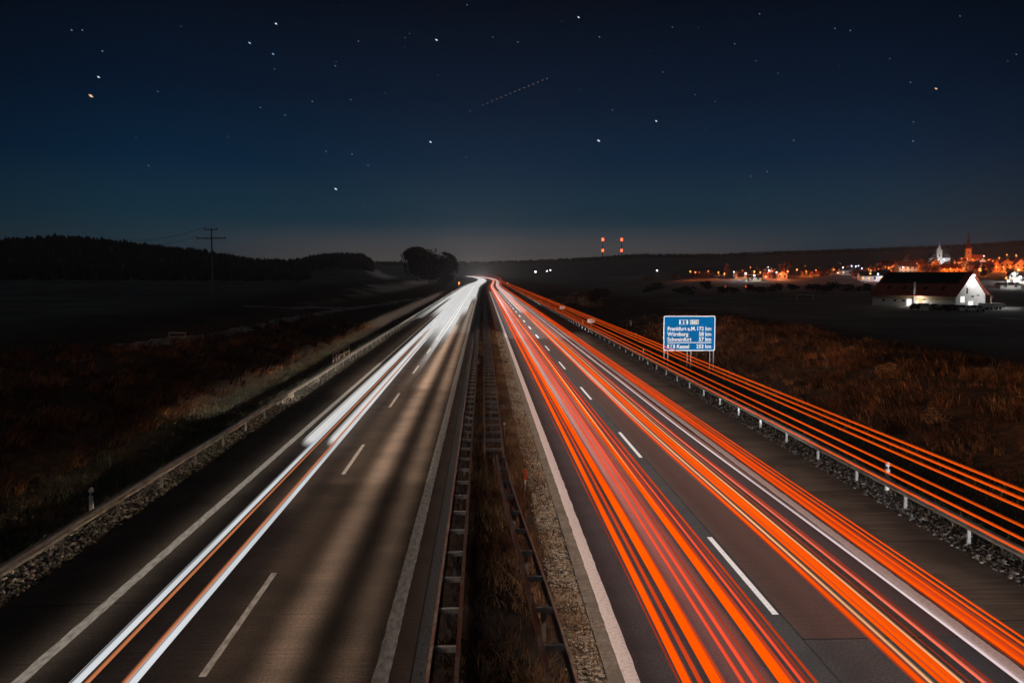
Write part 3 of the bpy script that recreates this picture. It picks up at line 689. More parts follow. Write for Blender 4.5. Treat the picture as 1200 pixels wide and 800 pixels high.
land_strip('field_track', [on_land(*q) for q in ((285, 359), (345, 362), (410, 362), (470, 356))], 1.6, M['track'])
land_strip('field_track', [on_land(*q) for q in ((728, 357), (770, 360), (815, 361), (880, 361))], 1.4, M['track'])
land_strip('field_track', [on_land(*q) for q in ((1150, 372), (1180, 373), (1215, 376), (1260, 380))], 2.0, M['track'])

# ------------------------------------------------------------------ trees
def cards(c, rad, n, size, squash=1.0):
    """n leaf-clump faces spread in a few lumps around c"""
    L = RNG.normal(0, .42, (9, 3)); L[0] = 0
    k = RNG.integers(0, 9, n); P = L[k]+RNG.normal(0, .24, (n, 3))
    r = np.linalg.norm(P, axis=1); P = P*np.minimum(1, 1.05/np.maximum(r, 1e-3))[:, None]
    P = np.array(c)+P*np.array(rad)
    A = RNG.normal(0, 1, (n, 3)); A /= np.linalg.norm(A, axis=1)[:, None]; B = np.cross(A, RNG.normal(0, 1, (n, 3))); B /= np.linalg.norm(B, axis=1)[:, None]
    s = (size*RNG.uniform(.5, 1.3, n))[:, None]
    V = np.stack([P-A*s, P+B*s*.6, P+A*s, P-B*s*.6], 1).reshape(-1, 3)
    return V, np.arange(4*n).reshape(-1, 4)
def tree(loc, h, w, label, group, m='foliage_dark', n=1500, leaf=.5, name='broadleaf_tree', cat='tree', trunk_r=.3, bare=False):
    t = empty(name, (loc[0], loc[1], loc[2]-.2)); tag(t, label, cat, group)
    b = MB(); top = h*.62
    b.tube([(0, 0, 0), (.1, 0, top*.5), (0, .1, top)], trunk_r, 8, trunk_r*.4)
    for i in range(7):
        a = i*2.4; z0 = h*(.22+.05*i); L = w*.42*(1-.06*i)
        b.tube([(0, 0, z0), (math.cos(a)*L*.5, math.sin(a)*L*.5, z0+h*.12), (math.cos(a)*L, math.sin(a)*L, z0+h*.24)], trunk_r*.45, 5, trunk_r*.12)
    b.build('trunk', M['bark'], t)
    V, F = cards((0, 0, h*.58), (w*.5, w*.5, h*.43), n, leaf)
    c = np_mesh('crown', V, F, M[m]); c.parent = t
    return t
big = on_land  # alias
def put(px, yv): return at_depth(px, yv)
tree(put(489, 520), 19, 20, 'broad dark tree crown against the sky beside the far bend, outer half of the clump', 'clump of dark trees by the bend', n=4600, leaf=.85, trunk_r=.45)
tree(put(503, 530), 20.5, 21, 'tallest rounded dark tree in the clump by the far bend', 'clump of dark trees by the bend', n=4600, leaf=.85, trunk_r=.5)
tree(put(518, 515), 19, 18, 'dark tree on the road side of the clump by the far bend', 'clump of dark trees by the bend', n=4600, leaf=.85, trunk_r=.45)
for k, (px, yv, h, w, lab) in enumerate(((655, 205, 3.6, 6, 'low reddish bush on the verge, first of the bushes past the far posts'), (672, 215, 4.6, 7, 'rounded reddish bush beyond the outbound verge, tallest of its row'),
        (690, 200, 4.2, 6.5, 'reddish bush in the middle of the row beside the dark field'), (703, 235, 3.5, 6, 'small reddish bush at the field end of the row'))):
    tree(put(px, yv), h, w, lab, 'reddish roadside bushes', 'foliage_red', 1100, .28, 'bush', 'bush', .09)

DS = 'low dry shrub standing up from the brown bank on the outbound side'
for x, yv, h, w, lab in ((24.5, 47, 1.1, 1.7, 'pale dry shrub on the lower bank just past the nearest white post'), (27.5, 60, 1.3, 1.9, 'dry shrub halfway up the brown bank'), (23.2, 66, .9, 1.5, DS), (30.5, 72, 1.2, 2.2, DS), (26, 84, 1.1, 2.0, DS), (33.5, 58, 1.0, 2.1, DS), (22.5, 92, 1.0, 1.6, DS), (35, 80, 1.2, 2.4, DS), (29, 41, .9, 1.6, DS)):
    tree((x, yv, terrain(x, yv)), h, w, lab, 'dry shrubs on the outbound bank', 'straw', 420, .07, 'dry_shrub', 'shrub', .03)
def conifers(name, spots, m):
    """far woodland read as one mass"""
    V = []; F = []
    for (x, yv, z, h, r) in spots:
        o = len(V); tip = random.uniform(-.3, .3)
        lv = [(0, .55, .42), (.25, .85, .70), (.5, .62, 1.0)]
        for (zb_, rr, zt) in lv:
            o = len(V); k = 6; a0 = random.uniform(0, 1)
            for i in range(k):
                a = a0+2*math.pi*i/k; q = r*rr*random.uniform(.7, 1.2)
                V.append((x+q*math.cos(a), yv+q*math.sin(a), z+h*zb_*.9+random.uniform(0, .05)*h))
            V.append((x+tip, yv, z+h*zt)); F += [(o+i, o+(i+1) % k, o+k) for i in range(k)]
    o = MB().add(V, F).build(name, m); tag(o, kind='stuff'); return o
sp_ = []
while len(sp_) < 3600:
    s = random.uniform(-60, 436); yv = random.uniform(430, 880)**1.0
    x = ray(s, 320).x/ray(s, 320).y*yv
    z = terrain(x, yv); h = random.uniform(4, 7)*(1 if random.random() < .96 else 1.25)
    if s > 362: yv = random.uniform(600, 850); x = ray(s, 320).x/ray(s, 320).y*yv; z = terrain(x, yv); h = random.uniform(5, 8)
    sp_.append((x, yv, z-1, h, h*.42))
conifers('forest', sp_, M['foliage_dark'])
sp_ = []
for k in range(2600):
    s = random.uniform(430, 1290); yv = random.uniform(2350, 2720); x = ray(s, 320).x/ray(s, 320).y*yv; h = random.uniform(7, 13)
    sp_.append((x, yv, terrain(x, yv)-2, h, h*.5))
conifers('forest', sp_, M['foliage_dark'])

# ------------------------------------------------------------------ utility pole with cables
PY = 172.; px_, py_, pz_ = at_depth(249, PY)
t = empty('utility_pole', (px_, py_, pz_)); tag(t, 'wooden utility pole with two crossarms alone in the dark field', 'utility pole')
PH = 8+(320-268.5)*PY/1050-pz_
MB().tube([(0, 0, -.5), (0, 0, PH)], .19, 10, .13).build('pole', M['wood'], t)
R_ = Matrix.Rotation(math.radians(-12), 4, 'Z')
MB().box(-1.35, -.25, PH-.35, 1.35, -.13, PH-.15, R_).build('crossarm', M['wood'], t); MB().box(-3.0, -.25, PH-2.0, 3.0, -.13, PH-1.78, R_).build('crossarm', M['wood'], t)
for bx, bz in ((-1.2, PH-.15), (1.2, PH-.15), (-2.8, PH-1.78), (2.8, PH-1.78), (-1.0, PH-1.78), (1.0, PH-1.78)):
    q = R_ @ Vector((bx, -.19, bz)); MB().tube([q, q+Vector((0, 0, .28))], .06, 8).build('insulator', M['black_plastic'], t)
for bx, bz, nm in ((-1.2, PH+.13, 'thin dark cable running from the upper crossarm towards the wooded hill'), (-2.8, PH-1.5, 'thin dark cable running from the lower crossarm towards the wooded hill')):
    q = R_ @ Vector((bx, -.19, bz)); a = Vector((px_, py_, pz_))+q; e_ = Vector((a.x-95, a.y+165, a.z+9.5))
    pts = [a.lerp(e_, i/20)-Vector((0, 0, 4.0*4*(i/20)*(1-i/20))) for i in range(21)]
    tag(MB().tube(pts, .03, 5).build('cable', M['black_plastic']), nm, 'cable', 'overhead cables')

# ------------------------------------------------------------------ masts with warning lamps on the ridge
RL = emit('warning_red', (1, .10, .035), 5.0)
for px, lab in ((706, 'slim mast with two red warning lamps on the far ridge, first of two'), (728, 'slim mast with two red warning lamps on the far ridge, second of two')):
    yv = 2500.; x, _, z = at_depth(px, yv); zt = 8+(320-281)*yv/1050
    t = empty('radio_mast', (x, yv, z)); tag(t, lab, 'mast', 'masts on the ridge')
    MB().tube([(0, 0, -3), (0, 0, zt-z)], 1.1, 8, .7).build('pole', M['black_plastic'], t)
    for k, (zz, r) in enumerate(((zt-z, 4.0), (zt-z-30, 3.6))):
        b = MB(); b.tube([(0, -3, zz-r), (0, -3, zz-r*.5), (0, -3, zz+r*.5), (0, -3, zz+r)], r*.8, 10); b.build('warning_lamp', RL, t)

# ------------------------------------------------------------------ barn beyond the field
B = Vector((107.2, 200, 0)); B.z = terrain(107.2, 200)
ang = math.radians(31)
t = empty('barn', B, ang); tag(t, 'large barn with red tiled roof and floodlit white gable beyond the dark field', 'barn')
# local frame: +x along the gable, +y along the long wall (away from viewer)
Lb, Wb, He, Hr = 21.5, 12.0, 3.1-B.z, 8.1-B.z
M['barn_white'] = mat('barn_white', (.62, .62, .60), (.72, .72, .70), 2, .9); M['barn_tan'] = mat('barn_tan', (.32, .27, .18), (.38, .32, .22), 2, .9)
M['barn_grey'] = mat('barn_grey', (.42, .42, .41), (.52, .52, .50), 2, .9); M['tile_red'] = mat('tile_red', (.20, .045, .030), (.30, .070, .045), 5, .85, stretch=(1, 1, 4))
M['dark_glass'] = mat('dark_glass', (.015, .017, .02), rough=.2); M['solar'] = mat('solar', (.010, .011, .014), rough=.5)
M['lit_white'] = emit('lit_window_white', (1, .97, .95), 1.1); M['lit_warm'] = emit('lit_window_warm', (1, .62, .28), 1.2)
M['lamp_white'] = emit('lamp_white', (1, .97, 1), 6.0); M['lamp_orange'] = emit('lamp_orange', (1, .26, .06), 5.0); M['lamp_blue'] = emit('lamp_blue', (.75, .8, 1), 4.0); M['lamp_red'] = emit('lamp_red', (1, .06, .015), 2.5)
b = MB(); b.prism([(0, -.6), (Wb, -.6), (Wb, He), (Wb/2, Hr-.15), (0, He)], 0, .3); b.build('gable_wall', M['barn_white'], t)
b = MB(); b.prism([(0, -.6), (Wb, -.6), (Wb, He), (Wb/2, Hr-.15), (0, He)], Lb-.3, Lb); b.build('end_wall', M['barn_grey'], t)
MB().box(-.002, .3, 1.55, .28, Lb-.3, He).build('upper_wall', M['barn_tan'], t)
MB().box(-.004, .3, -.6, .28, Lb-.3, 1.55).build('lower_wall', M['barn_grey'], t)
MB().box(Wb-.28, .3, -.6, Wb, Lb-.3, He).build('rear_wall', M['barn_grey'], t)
def slope(x0, z0, x1, z1, y0, y1, th, m, name, parent=t):
    return MB().prism([(x0, z0), (x1, z1), (x1, z1+th), (x0, z0+th)], y0, y1).build(name, m, parent)
k = (Hr-He)/(Wb/2)
rf = slope(-.6, He-.6*k, Wb/2, Hr, -.5, Lb+.6, .18, M['tile_red'], 'roof'); slope(Wb/2, Hr, Wb+.5, He-.5*k, -.5, Lb+.6, .18, M['tile_red'], 'roof')
slope(Wb*.23, He+Wb*.23*k+.182, Wb*.49, He+Wb*.49*k+.182, 1.2, Lb-.2, .06, M['solar'], 'solar_panel')
for yv in (3.5, 8.0, 11.2, 13.4, 17.5):
    slope(1.0, He+1.0*k+.182, 1.9, He+1.9*k+.182, yv, yv+.9, .05, M['dark_glass'], 'skylight')
MB().box(-.45, 9.9, -.5, -.15, 10.25, Hr-2.2).build('flue', M['galvanised'], t)
for yv in (12.6, 14.9, 18.0): MB().box(-.04, yv, 1.0, -.006, yv+.75, 1.5).build('window', M['dark_glass'], t)
MB().box(-.06, 10.9, -.1, -.006, 12.2, 1.7).build('lit_door', M['lit_white'], t)
MB().box(-.4, 7.9, 1.55, -.006, 9.6, 1.85).build('lit_canopy', M['lit_warm'], t); MB().box(-.05, 8.1, -.3, -.006, 9.3, 1.5).build('door', M['wood'], t)
for (x, z, w, h, m_) in ((1.8, 1.1, 1.7, 1.4, 'lit_white'), (5.0, -.3, 2.0, 1.7, 'lit_white'), (4.1, 3.2, .55, 1.2, 'dark_glass'), (6.1, 2.35, 1.0, .22, 'dark_glass'), (8.4, 2.6, 1.0, .22, 'dark_glass')):
    MB().box(x, -.05, z, x+w, -.004, z+h).build('window', M[m_], t)
fl_ = MB(); fl_.tube([(Wb/2, -.55, Hr-.75), (Wb/2, -.55, Hr-.45)], .3, 10); fl_.build('floodlight', M['lamp_white'], t)
q = lamp('gable_light', 'SPOT', (Wb/2, -1.1, Hr-.9), 750, (1, .98, .95), spot_size=math.radians(165), spot_blend=.4, shadow_soft_size=.2); q.parent = t; q.rotation_euler = (math.radians(25), 0, 0)
q = lamp('door_light', 'POINT', (-1.2, 8.8, 1.7), 420, (1, .9, .75), shadow_soft_size=.15); q.parent = t
q = lamp('yard_fill', 'POINT', (10.5, -5.0, 5.0), 1100, (1, .97, .95), shadow_soft_size=.2); q.parent = t  # no fixture: light added for the parked cars and trailers
# open porch on the far side
pr = slope(Wb+.1, He+1.1, Wb+4.2, He-.8, .2, 5.0, .14, M['tile_red'], 'porch_roof')
for yv in (.5, 4.6):
    MB().box(Wb+3.4, yv, -.6, Wb+3.65, yv+.25, He-.6).build('porch_post', M['wood_pale'], t)
for yv in (.4, 1.9, 3.4, 4.8): slope(Wb+.1, He+.92, Wb+4.1, He-.98, yv, yv+.14, .14, M['wood_pale'], 'rafter')
# yard
yq = [B+Matrix.Rotation(ang, 3, 'Z') @ Vector(p) for p in ((-7, -6, 0), (24, -9, 0), (24, 1, 0), (-1, 22, 0), (-7, 22, 0))]
b = MB(); cN = sum(yq, Vector())/len(yq); NV = []
G = 10
q0, q1, q2, q3 = [B+Matrix.Rotation(ang, 3, 'Z') @ Vector(p) for p in ((-6, 24, 0), (-6, -9, 0), (24, -9, 0), (24, 24, 0))]
for i in range(G+1):
    for j in range(G+1):
        p = q0.lerp(q1, i/G).lerp(q3.lerp(q2, i/G), j/G); NV.append((p.x, p.y, terrain(p.x, p.y)+.06))
b.add(NV, [(i*(G+1)+j, i*(G+1)+j+1, (i+1)*(G+1)+j+1, (i+1)*(G+1)+j) for i in range(G) for j in range(G)])
tag(b.build('yard', mat('yard_concrete', (.14, .14, .14), (.22, .22, .21), 1.5, .9)), kind='structure')

# parked cars
def car(loc, rz, paint, label):
    t = empty('parked_car', loc, rz); tag(t, label, 'car', 'cars parked by the barn')
    side = [(-2.1, .28), (2.1, .28), (2.15, .62), (2.05, .80), (1.15, .92), (.55, 1.38), (-1.15, 1.42), (-1.85, .98), (-2.12, .9)]
    b = MB(); n_ = len(side); V = []
    for w, kx in ((-.86, .97), (-.80, 1.0), (.80, 1.0), (.86, .97)):
        V += [(x*kx, w*(.82 if z > 1.2 else 1), z) for x, z in side]
    F = [(r*n_+i, r*n_+(i+1) % n_, (r+1)*n_+(i+1) % n_, (r+1)*n_+i) for r in range(3) for i in range(n_)]+[tuple(range(n_-1, -1, -1)), tuple(3*n_+i for i in range(n_))]
    b.add(V, F); b.build('body', paint, t)
    g = MB()
    for sg in (-1, 1): g.add([(x, sg*yy, z) for x, z, yy in ((-1.55, .98, .875), (.95, .96, .875), (.5, 1.30, .775), (-1.08, 1.33, .775))], [(0, 1, 2, 3)])
    g.add([(1.17, -.7, .95), (1.17, .7, .95), (.60, .6, 1.36), (.60, -.6, 1.36)], [(0, 1, 2, 3)]); g.add([(-1.86, -.7, 1.0), (-1.86, .7, 1.0), (-1.2, .6, 1.40), (-1.2, -.6, 1.40)], [(0, 1, 2, 3)])
    g.build('window', M['dark_glass'], t)
    for wx in (-1.35, 1.35):
        for wy in (-.88, .70): MB().tube([(wx, wy, .32), (wx, wy+.18, .32)], .32, 14).build('wheel', M['black_plastic'], t)
    for wy in (-.6, .6):
        MB().box(2.08, wy-.16, .60, 2.165, wy+.16, .74).build('headlight', M['sign_white'], t); MB().box(-2.16, wy-.16, .72, -2.09, wy+.16, .88).build('taillight', M['red_reflector'], t)
def paint(n_, c): return mat('car_'+n_, c, rough=.35, spec=.5)
for (px, yv, rz, c, lab) in ((1078, 190, .2, (.03, .03, .035), 'black car parked at the end of the row before the barn, farthest from the gable'), (1089, 189, .4, (.5, .5, .52), 'silver car parked below the lit barn door'),
        (1100, 189, .3, (.05, .05, .06), 'dark grey car parked before the warm lit canopy'), (1112, 187, 1.4, (.02, .02, .025), 'black car parked nose-on between the canopy and the gable'), (1123, 187, .5, (.04, .05, .07), 'dark blue car parked at the corner of the gable'),
        (1134, 186, .2, (.65, .65, .65), 'white car parked under the lit lower gable window'), (1146, 185, .3, (.7, .7, .7), 'white car shining in the floodlight at the porch end of the row')):
    x, yv, z = at_depth(px, yv); car((x, yv, z+.08), rz+math.radians(20), paint(lab.split()[0], c), lab)
for px, yv, lab in ((1158, 192, 'floodlit white market trailer beside the porch, nearer of two'), (1169, 198, 'floodlit white market trailer beside the porch, farther of two')):
    x, yv, z = at_depth(px, yv); t = empty('trailer', (x, yv, z+.06), math.radians(10)); tag(t, lab, 'trailer', 'white trailers by the porch')
    b = MB(); b.prism([(-1.6, .45), (1.6, .45), (1.6, 1.15), (1.35, 1.4), (-1.35, 1.4), (-1.6, 1.15)], -.8, .8); b.build('body', M['post_white'], t)
    for wx in (-.4, .4):
        for wy in (-.85, .72): MB().tube([(wx, wy, .3), (wx, wy+.14, .3)], .3, 12).build('wheel', M['black_plastic'], t)
    MB().box(1.6, -.04, .42, 2.4, .04, .5).build('drawbar', M['galvanised'], t)
# football goal
x, yv, z = at_depth(944, 258); t = empty('football_goal', (x, yv, z)); tag(t, 'pale football goal standing on the dark playing field', 'goal')
b = MB(); b.tube([(-2.4, 0, 0), (-2.4, 0, 1.8)], .07, 6); b.build('post', M['post_white'], t); b = MB(); b.tube([(2.4, 0, 0), (2.4, 0, 1.8)], .07, 6); b.build('post', M['post_white'], t)
MB().tube([(-2.4, 0, 1.8), (2.4, 0, 1.8)], .06, 6).build('crossbar', M['post_white'], t)

# ------------------------------------------------------------------ town on the slope
def wallmat(n_, c): return mat('render_'+n_, c, tuple(min(1, q*1.15) for q in c), .6, .9)
WM = {'cream': wallmat('cream', (.55, .48, .36)), 'white': wallmat('white', (.68, .67, .64)), 'ochre': wallmat('ochre', (.50, .34, .18)), 'grey': wallmat('grey', (.36, .36, .35)), 'brick': wallmat('brick', (.34, .14, .09))}
RM = {'red': mat('roof_red', (.16, .045, .03), (.22, .06, .04), 2, .9), 'dark': mat('roof_dark', (.03, .028, .027), (.05, .045, .04), 2, .9)}
TOWN = 'houses of the town on the slope'
def house(px, yv, wpx, hpx, wall, roof, label, rz=0., lit=(), base=None, rows=2, gable=False):
    x, yv, z = at_depth(px, yv); w = wpx*yv/1050; h = hpx*yv/1050; dp = min(w, 9)+2
    he = h*.6
    t = empty('house', (x, yv, z), rz-math.atan2(x, yv)*.6); tag(t, label, 'house', TOWN)
    b = MB()
    if gable:
        b.prism([(-w/2, -2), (w/2, -2), (w/2, he), (0, h), (-w/2, he)], 0, dp); b.build('wall', WM[wall], t)
        k_ = (h-he)/(w/2)
        b = MB(); b.prism([(-w/2-.5, he-.5*k_), (0, h), (0, h+.25), (-w/2-.5, he-.5*k_+.25)], -.4, dp+.4); b.prism([(0, h), (w/2+.5, he-.5*k_), (w/2+.5, he-.5*k_+.25), (0, h+.25)], -.4, dp+.4); r_ = b.build('roof', RM[roof], t)
    else:
        b.box(-w/2, 0, -2, w/2, dp, he); b.add([(-w/2, 0, he), (-w/2, dp, he), (-w/2, dp/2, h-.1), (w/2, 0, he), (w/2, dp, he), (w/2, dp/2, h-.1)], [(0, 2, 1), (3, 4, 5)]); b.build('wall', WM[wall], t)
        b = MB(); k_ = (h-he)/(dp/2)
        for sg, y0_, y1_ in ((0, -.5, dp/2), (1, dp/2, dp+.5)):
            z0_, z1_ = (he-.5*k_, h) if sg == 0 else (h, he-.5*k_)
            b.add([(-w/2-.4, y0_, z0_), (w/2+.4, y0_, z0_), (w/2+.4, y1_, z1_), (-w/2-.4, y1_, z1_), (-w/2-.4, y0_, z0_+.25), (w/2+.4, y0_, z0_+.25), (w/2+.4, y1_, z1_+.25), (-w/2-.4, y1_, z1_+.25)],
                  [(0, 3, 2, 1), (4, 5, 6, 7), (0, 1, 5, 4), (1, 2, 6, 5), (2, 3, 7, 6), (3, 0, 4, 7)])
        r_ = b.build('roof', RM[roof], t)
    MB().box(w*.2, dp*.5, h*.8, w*.2+.8, dp*.5+.8, h+1.0).build('chimney', WM['brick'], r_)
    nw = max(2, int(w/3.0)); i = 0
    for r in range(rows):
        for c in range(nw):
            wx = -w/2+(c+.5)*w/nw; wz = he*(r+.35)/rows
            MB().box(wx-.55, -.06, wz, wx+.55, -.005, wz+min(1.4, he/rows*.6)).build('window', M['lit_warm'] if i in lit else M['dark_glass'], t); i += 1
    return t
H = [
 # px, depth, width px, height px, wall, roof, label, rot, lit windows, rows, gable
 (1022, 520, 26, 11, 'white', 'dark', 'long pale workshop with lit windows beside the barn, under two blue-white lamps', 0, (0, 1, 3, 5), 1, False),
 (1036, 525, 14, 13, 'white', 'dark', 'pale block with a lit end right behind the barn roof', 0, (1, 2), 2, False),
 (1064, 640, 20, 15, 'cream', 'red', 'cream house with tall bright columns of light above the barn roof', .1, (), 2, False),
 (1076, 700, 13, 13, 'ochre', 'red', 'ochre house with glowing orange roofline above the barn', -.1, (), 2, False),
 (1052, 660, 9, 9, 'brick', 'dark', 'small brick house low behind the barn roof', 0, (0,), 1, True),
 (1115, 650, 22, 11, 'ochre', 'red', 'long ochre house lit orange under the white church tower', 0, (), 1, False),
 (1129, 680, 11, 11, 'cream', 'red', 'cream gabled house lit orange beneath the tall dark spire', 0, (), 1, True),
 (1096, 760, 10, 12, 'ochre', 'red', 'ochre gabled house beside the white church tower', 0, (), 2, True),
 (1126, 860, 12, 9, 'cream', 'red', 'cream house glowing orange at the foot of the spire', 0, (), 1, False),
 (1151, 850, 8, 10, 'white', 'red', 'white gabled house upslope beyond the barn gable', 0, (1,), 2, True),
 (1172, 860, 14, 9, 'cream', 'red', 'cream house high on the slope near the frame edge', 0, (0,), 1, False),
 (1189, 880, 12, 10, 'ochre', 'red', 'highest ochre house on the slope near the frame edge', 0, (), 2, False),
 (1180, 700, 16, 14, 'ochre', 'red', 'large ochre gabled house glowing orange past the barn gable', .1, (), 2, True),
 (1167, 690, 7, 14, 'brick', 'red', 'narrow brick house glowing orange past the barn gable', 0, (), 2, True),
 (1196, 690, 12, 15, 'cream', 'red', 'cream house glowing bright orange at the frame edge', 0, (0,), 2, True),
 (1189, 520, 11, 12, 'white', 'dark', 'white house front blazing in white light past the barn porch', 0, (0, 1), 2, True),
 (1203, 500, 12, 10, 'white', 'dark', 'white low house in white light at the frame edge', 0, (1,), 1, False),
 (1185, 400, 22, 6, 'grey', 'dark', 'long low grey shed behind the barn porch', 0, (2,), 1, False),
 (868, 560, 12, 9, 'ochre', 'red', 'ochre house lit orange among bare trees, left end of the town', 0, (), 1, False),
 (879, 570, 12, 8, 'cream', 'dark', 'cream house with bright lamp before it among bare trees', 0, (1,), 1, False),
 (885, 530, 14, 6, 'cream', 'dark', 'low cream building with a white lamp, below the bare trees', 0, (2,), 1, False),
 (917, 560, 11, 9, 'ochre', 'red', 'ochre house lit orange beneath the tallest bare tree', 0, (), 1, True),
 (958, 620, 13, 8, 'brick', 'dark', 'brick house dimly lit orange midway along the town', 0, (), 1, False),
 (975, 640, 10, 8, 'ochre', 'dark', 'small ochre house dimly lit midway along the town', 0, (), 1, True),
 (992, 620, 14, 9, 'grey', 'dark', 'grey house under blue-white lamps midway along the town', 0, (0, 2), 1, False),
 (843, 600, 10, 6, 'grey', 'dark', 'low grey house by the first three orange lamps of the town', 0, (), 1, False),
 (1006, 560, 12, 9, 'brick', 'red', 'brick house in front of the hazy hill, beside the workshop', 0, (1,), 1, False),
 (1040, 740, 11, 10, 'brick', 'red', 'brick house glowing dull orange behind the pale workshop', 0, (), 1, False),
 (1085, 720, 9, 9, 'brick', 'red', 'narrow brick house dimly lit left of the white church', 0, (), 1, True),
 (1142, 740, 12, 9, 'brick', 'dark', 'dark brick house behind the peak of the barn gable', 0, (), 1, False),
]
H += [
 (1110, 730, 9, 9, 'ochre', 'red', 'ochre gabled house squeezed between the white church and the long orange house', 0, (0,), 1, True),
 (1142, 860, 9, 8, 'ochre', 'red', 'small ochre house upslope just past the red spire', 0, (), 1, True),
 (1160, 880, 9, 8, 'cream', 'red', 'small cream house high on the slope above the barn porch', 0, (1,), 1, False),
 (1180, 800, 10, 9, 'ochre', 'red', 'ochre house in the second row of the slope above the porch', 0, (), 1, False),
 (1199, 830, 11, 9, 'brick', 'red', 'brick house in the upper row at the frame edge', 0, (0,), 1, True),
 (1157, 740, 9, 9, 'ochre', 'red', 'ochre house between the orange lamp and the narrow brick house', 0, (), 1, False),
 (1086, 660, 11, 9, 'ochre', 'red', 'ochre house with lit wall right of the bright columns', 0, (0,), 1, False),
 (1047, 700, 9, 8, 'cream', 'red', 'small cream house lit orange above the left end of the barn roof', 0, (), 1, True),
 (1030, 690, 10, 8, 'ochre', 'red', 'ochre house dimly lit over the pale workshop', 0, (), 1, False),
 (1018, 660, 9, 8, 'brick', 'red', 'brick house dimly lit over the left end of the workshop', 0, (1,), 1, True),
 (945, 600, 9, 7, 'ochre', 'red', 'low ochre house right of the tallest bare tree', 0, (), 1, False),
 (900, 560, 9, 7, 'brick', 'red', 'brick house lit dull orange left of the tallest bare tree', 0, (0,), 1, False),
]
for h_ in H: house(h_[0], h_[1], h_[2], h_[3], h_[4], h_[5], h_[6], h_[7], h_[8], rows=h_[9], gable=h_[10])

# church and spire
x, yv, z = at_depth(1100, 800); t = empty('church', (x, yv, z), -.35); tag(t, 'church with floodlit white tower and small onion cap above the town', 'church')
sc_ = 800/1050
MB().box(-5*sc_*2, 0, -2, 6*sc_*2, 12, 9).build('nave', WM['white'], t)
b = MB(); b.prism([(-5*sc_*2-.5, 9), (6*sc_*2+.5, 9), (6*sc_*2-2, 13), (-5*sc_*2+2, 13)], -.4, 12.4); b.build('roof', RM['dark'], t)
MB().box(-2.2, -1.5, -2, 2.2, 3, 15.5).build('tower', WM['white'], t)
b = MB(); b.tube([(0, .7, 15.5), (0, .7, 16.6), (0, .7, 17.8), (0, .7, 19.2), (0, .7, 23)], 2.6, 8, .15); b.build('onion_cap', WM['white'], t)
for zz in (5, 10): MB().box(-.5, -1.56, zz, .5, -1.505, zz+1.8).build('window', M['dark_glass'], t)
x, yv, z = at_depth(1134, 880); t = empty('church', (x, yv, z), -.35); tag(t, 'slender church tower with tall pointed spire glowing dull red above the roofs', 'church')
MB().box(-3, 0, -2, 3, 6, 17).build('tower', WM['ochre'], t); MB().tube([(0, 3, 17), (0, 3, 19), (0, 3, 34)], 3.6, 8, .12).build('spire', RM['red'], t)
MB().box(3.01, .5, -2, 14, 8, 7).build('nave', WM['ochre'], t); MB().prism([(3.0, 7.01), (14.5, 7.01), (13, 11), (3.0, 11)], 0, 8.6).build('roof', RM['red'], t)
for zz in (6, 12): MB().box(-.5, -.06, zz, .5, -.005, zz+2).build('window', M['dark_glass'], t)

# street lamps
def street_lamp(px, py, yv, kind, power, label, group='street lamps of the town', size=1.0):
    d = ray(px, py); p = Vector((0, 0, CAM_H))+d*(yv/d.y); zg = terrain(p.x, yv); h = max(3.5, p.z-zg)
    t = empty('street_lamp', (p.x, yv, zg)); tag(t, label, 'street lamp', group)
    MB().tube([(0, .4, -.5), (0, .4, h+.2), (0, .1, h+.35)], .09, 6).build('pole', M['galvanised'], t)
    r = size*yv/1050*.5
    b = MB(); b.tube([(0, 0, h-r*.9), (0, 0, h-r*.5), (0, 0, h+r*.5), (0, 0, h+r*.9)], r, 10); b.build('lamp_head', M['lamp_'+kind], t)
    if power:
        c = {'orange': (1, .19, .025), 'white': (1, .95, .92), 'blue': (.8, .85, 1), 'red': (1, .1, .03)}[kind]
        q = lamp('street_light', 'POINT', (0, -r-.3, h-.4), power*2.4, c, shadow_soft_size=.4); q.parent = t
LO2 = 'small extra lamp added at random to brighten the town'
LO, LW, LB = 'orange street lamp glowing among the town houses', 'small white lamp glowing among the town houses', 'blue-white lamp glowing in the town'
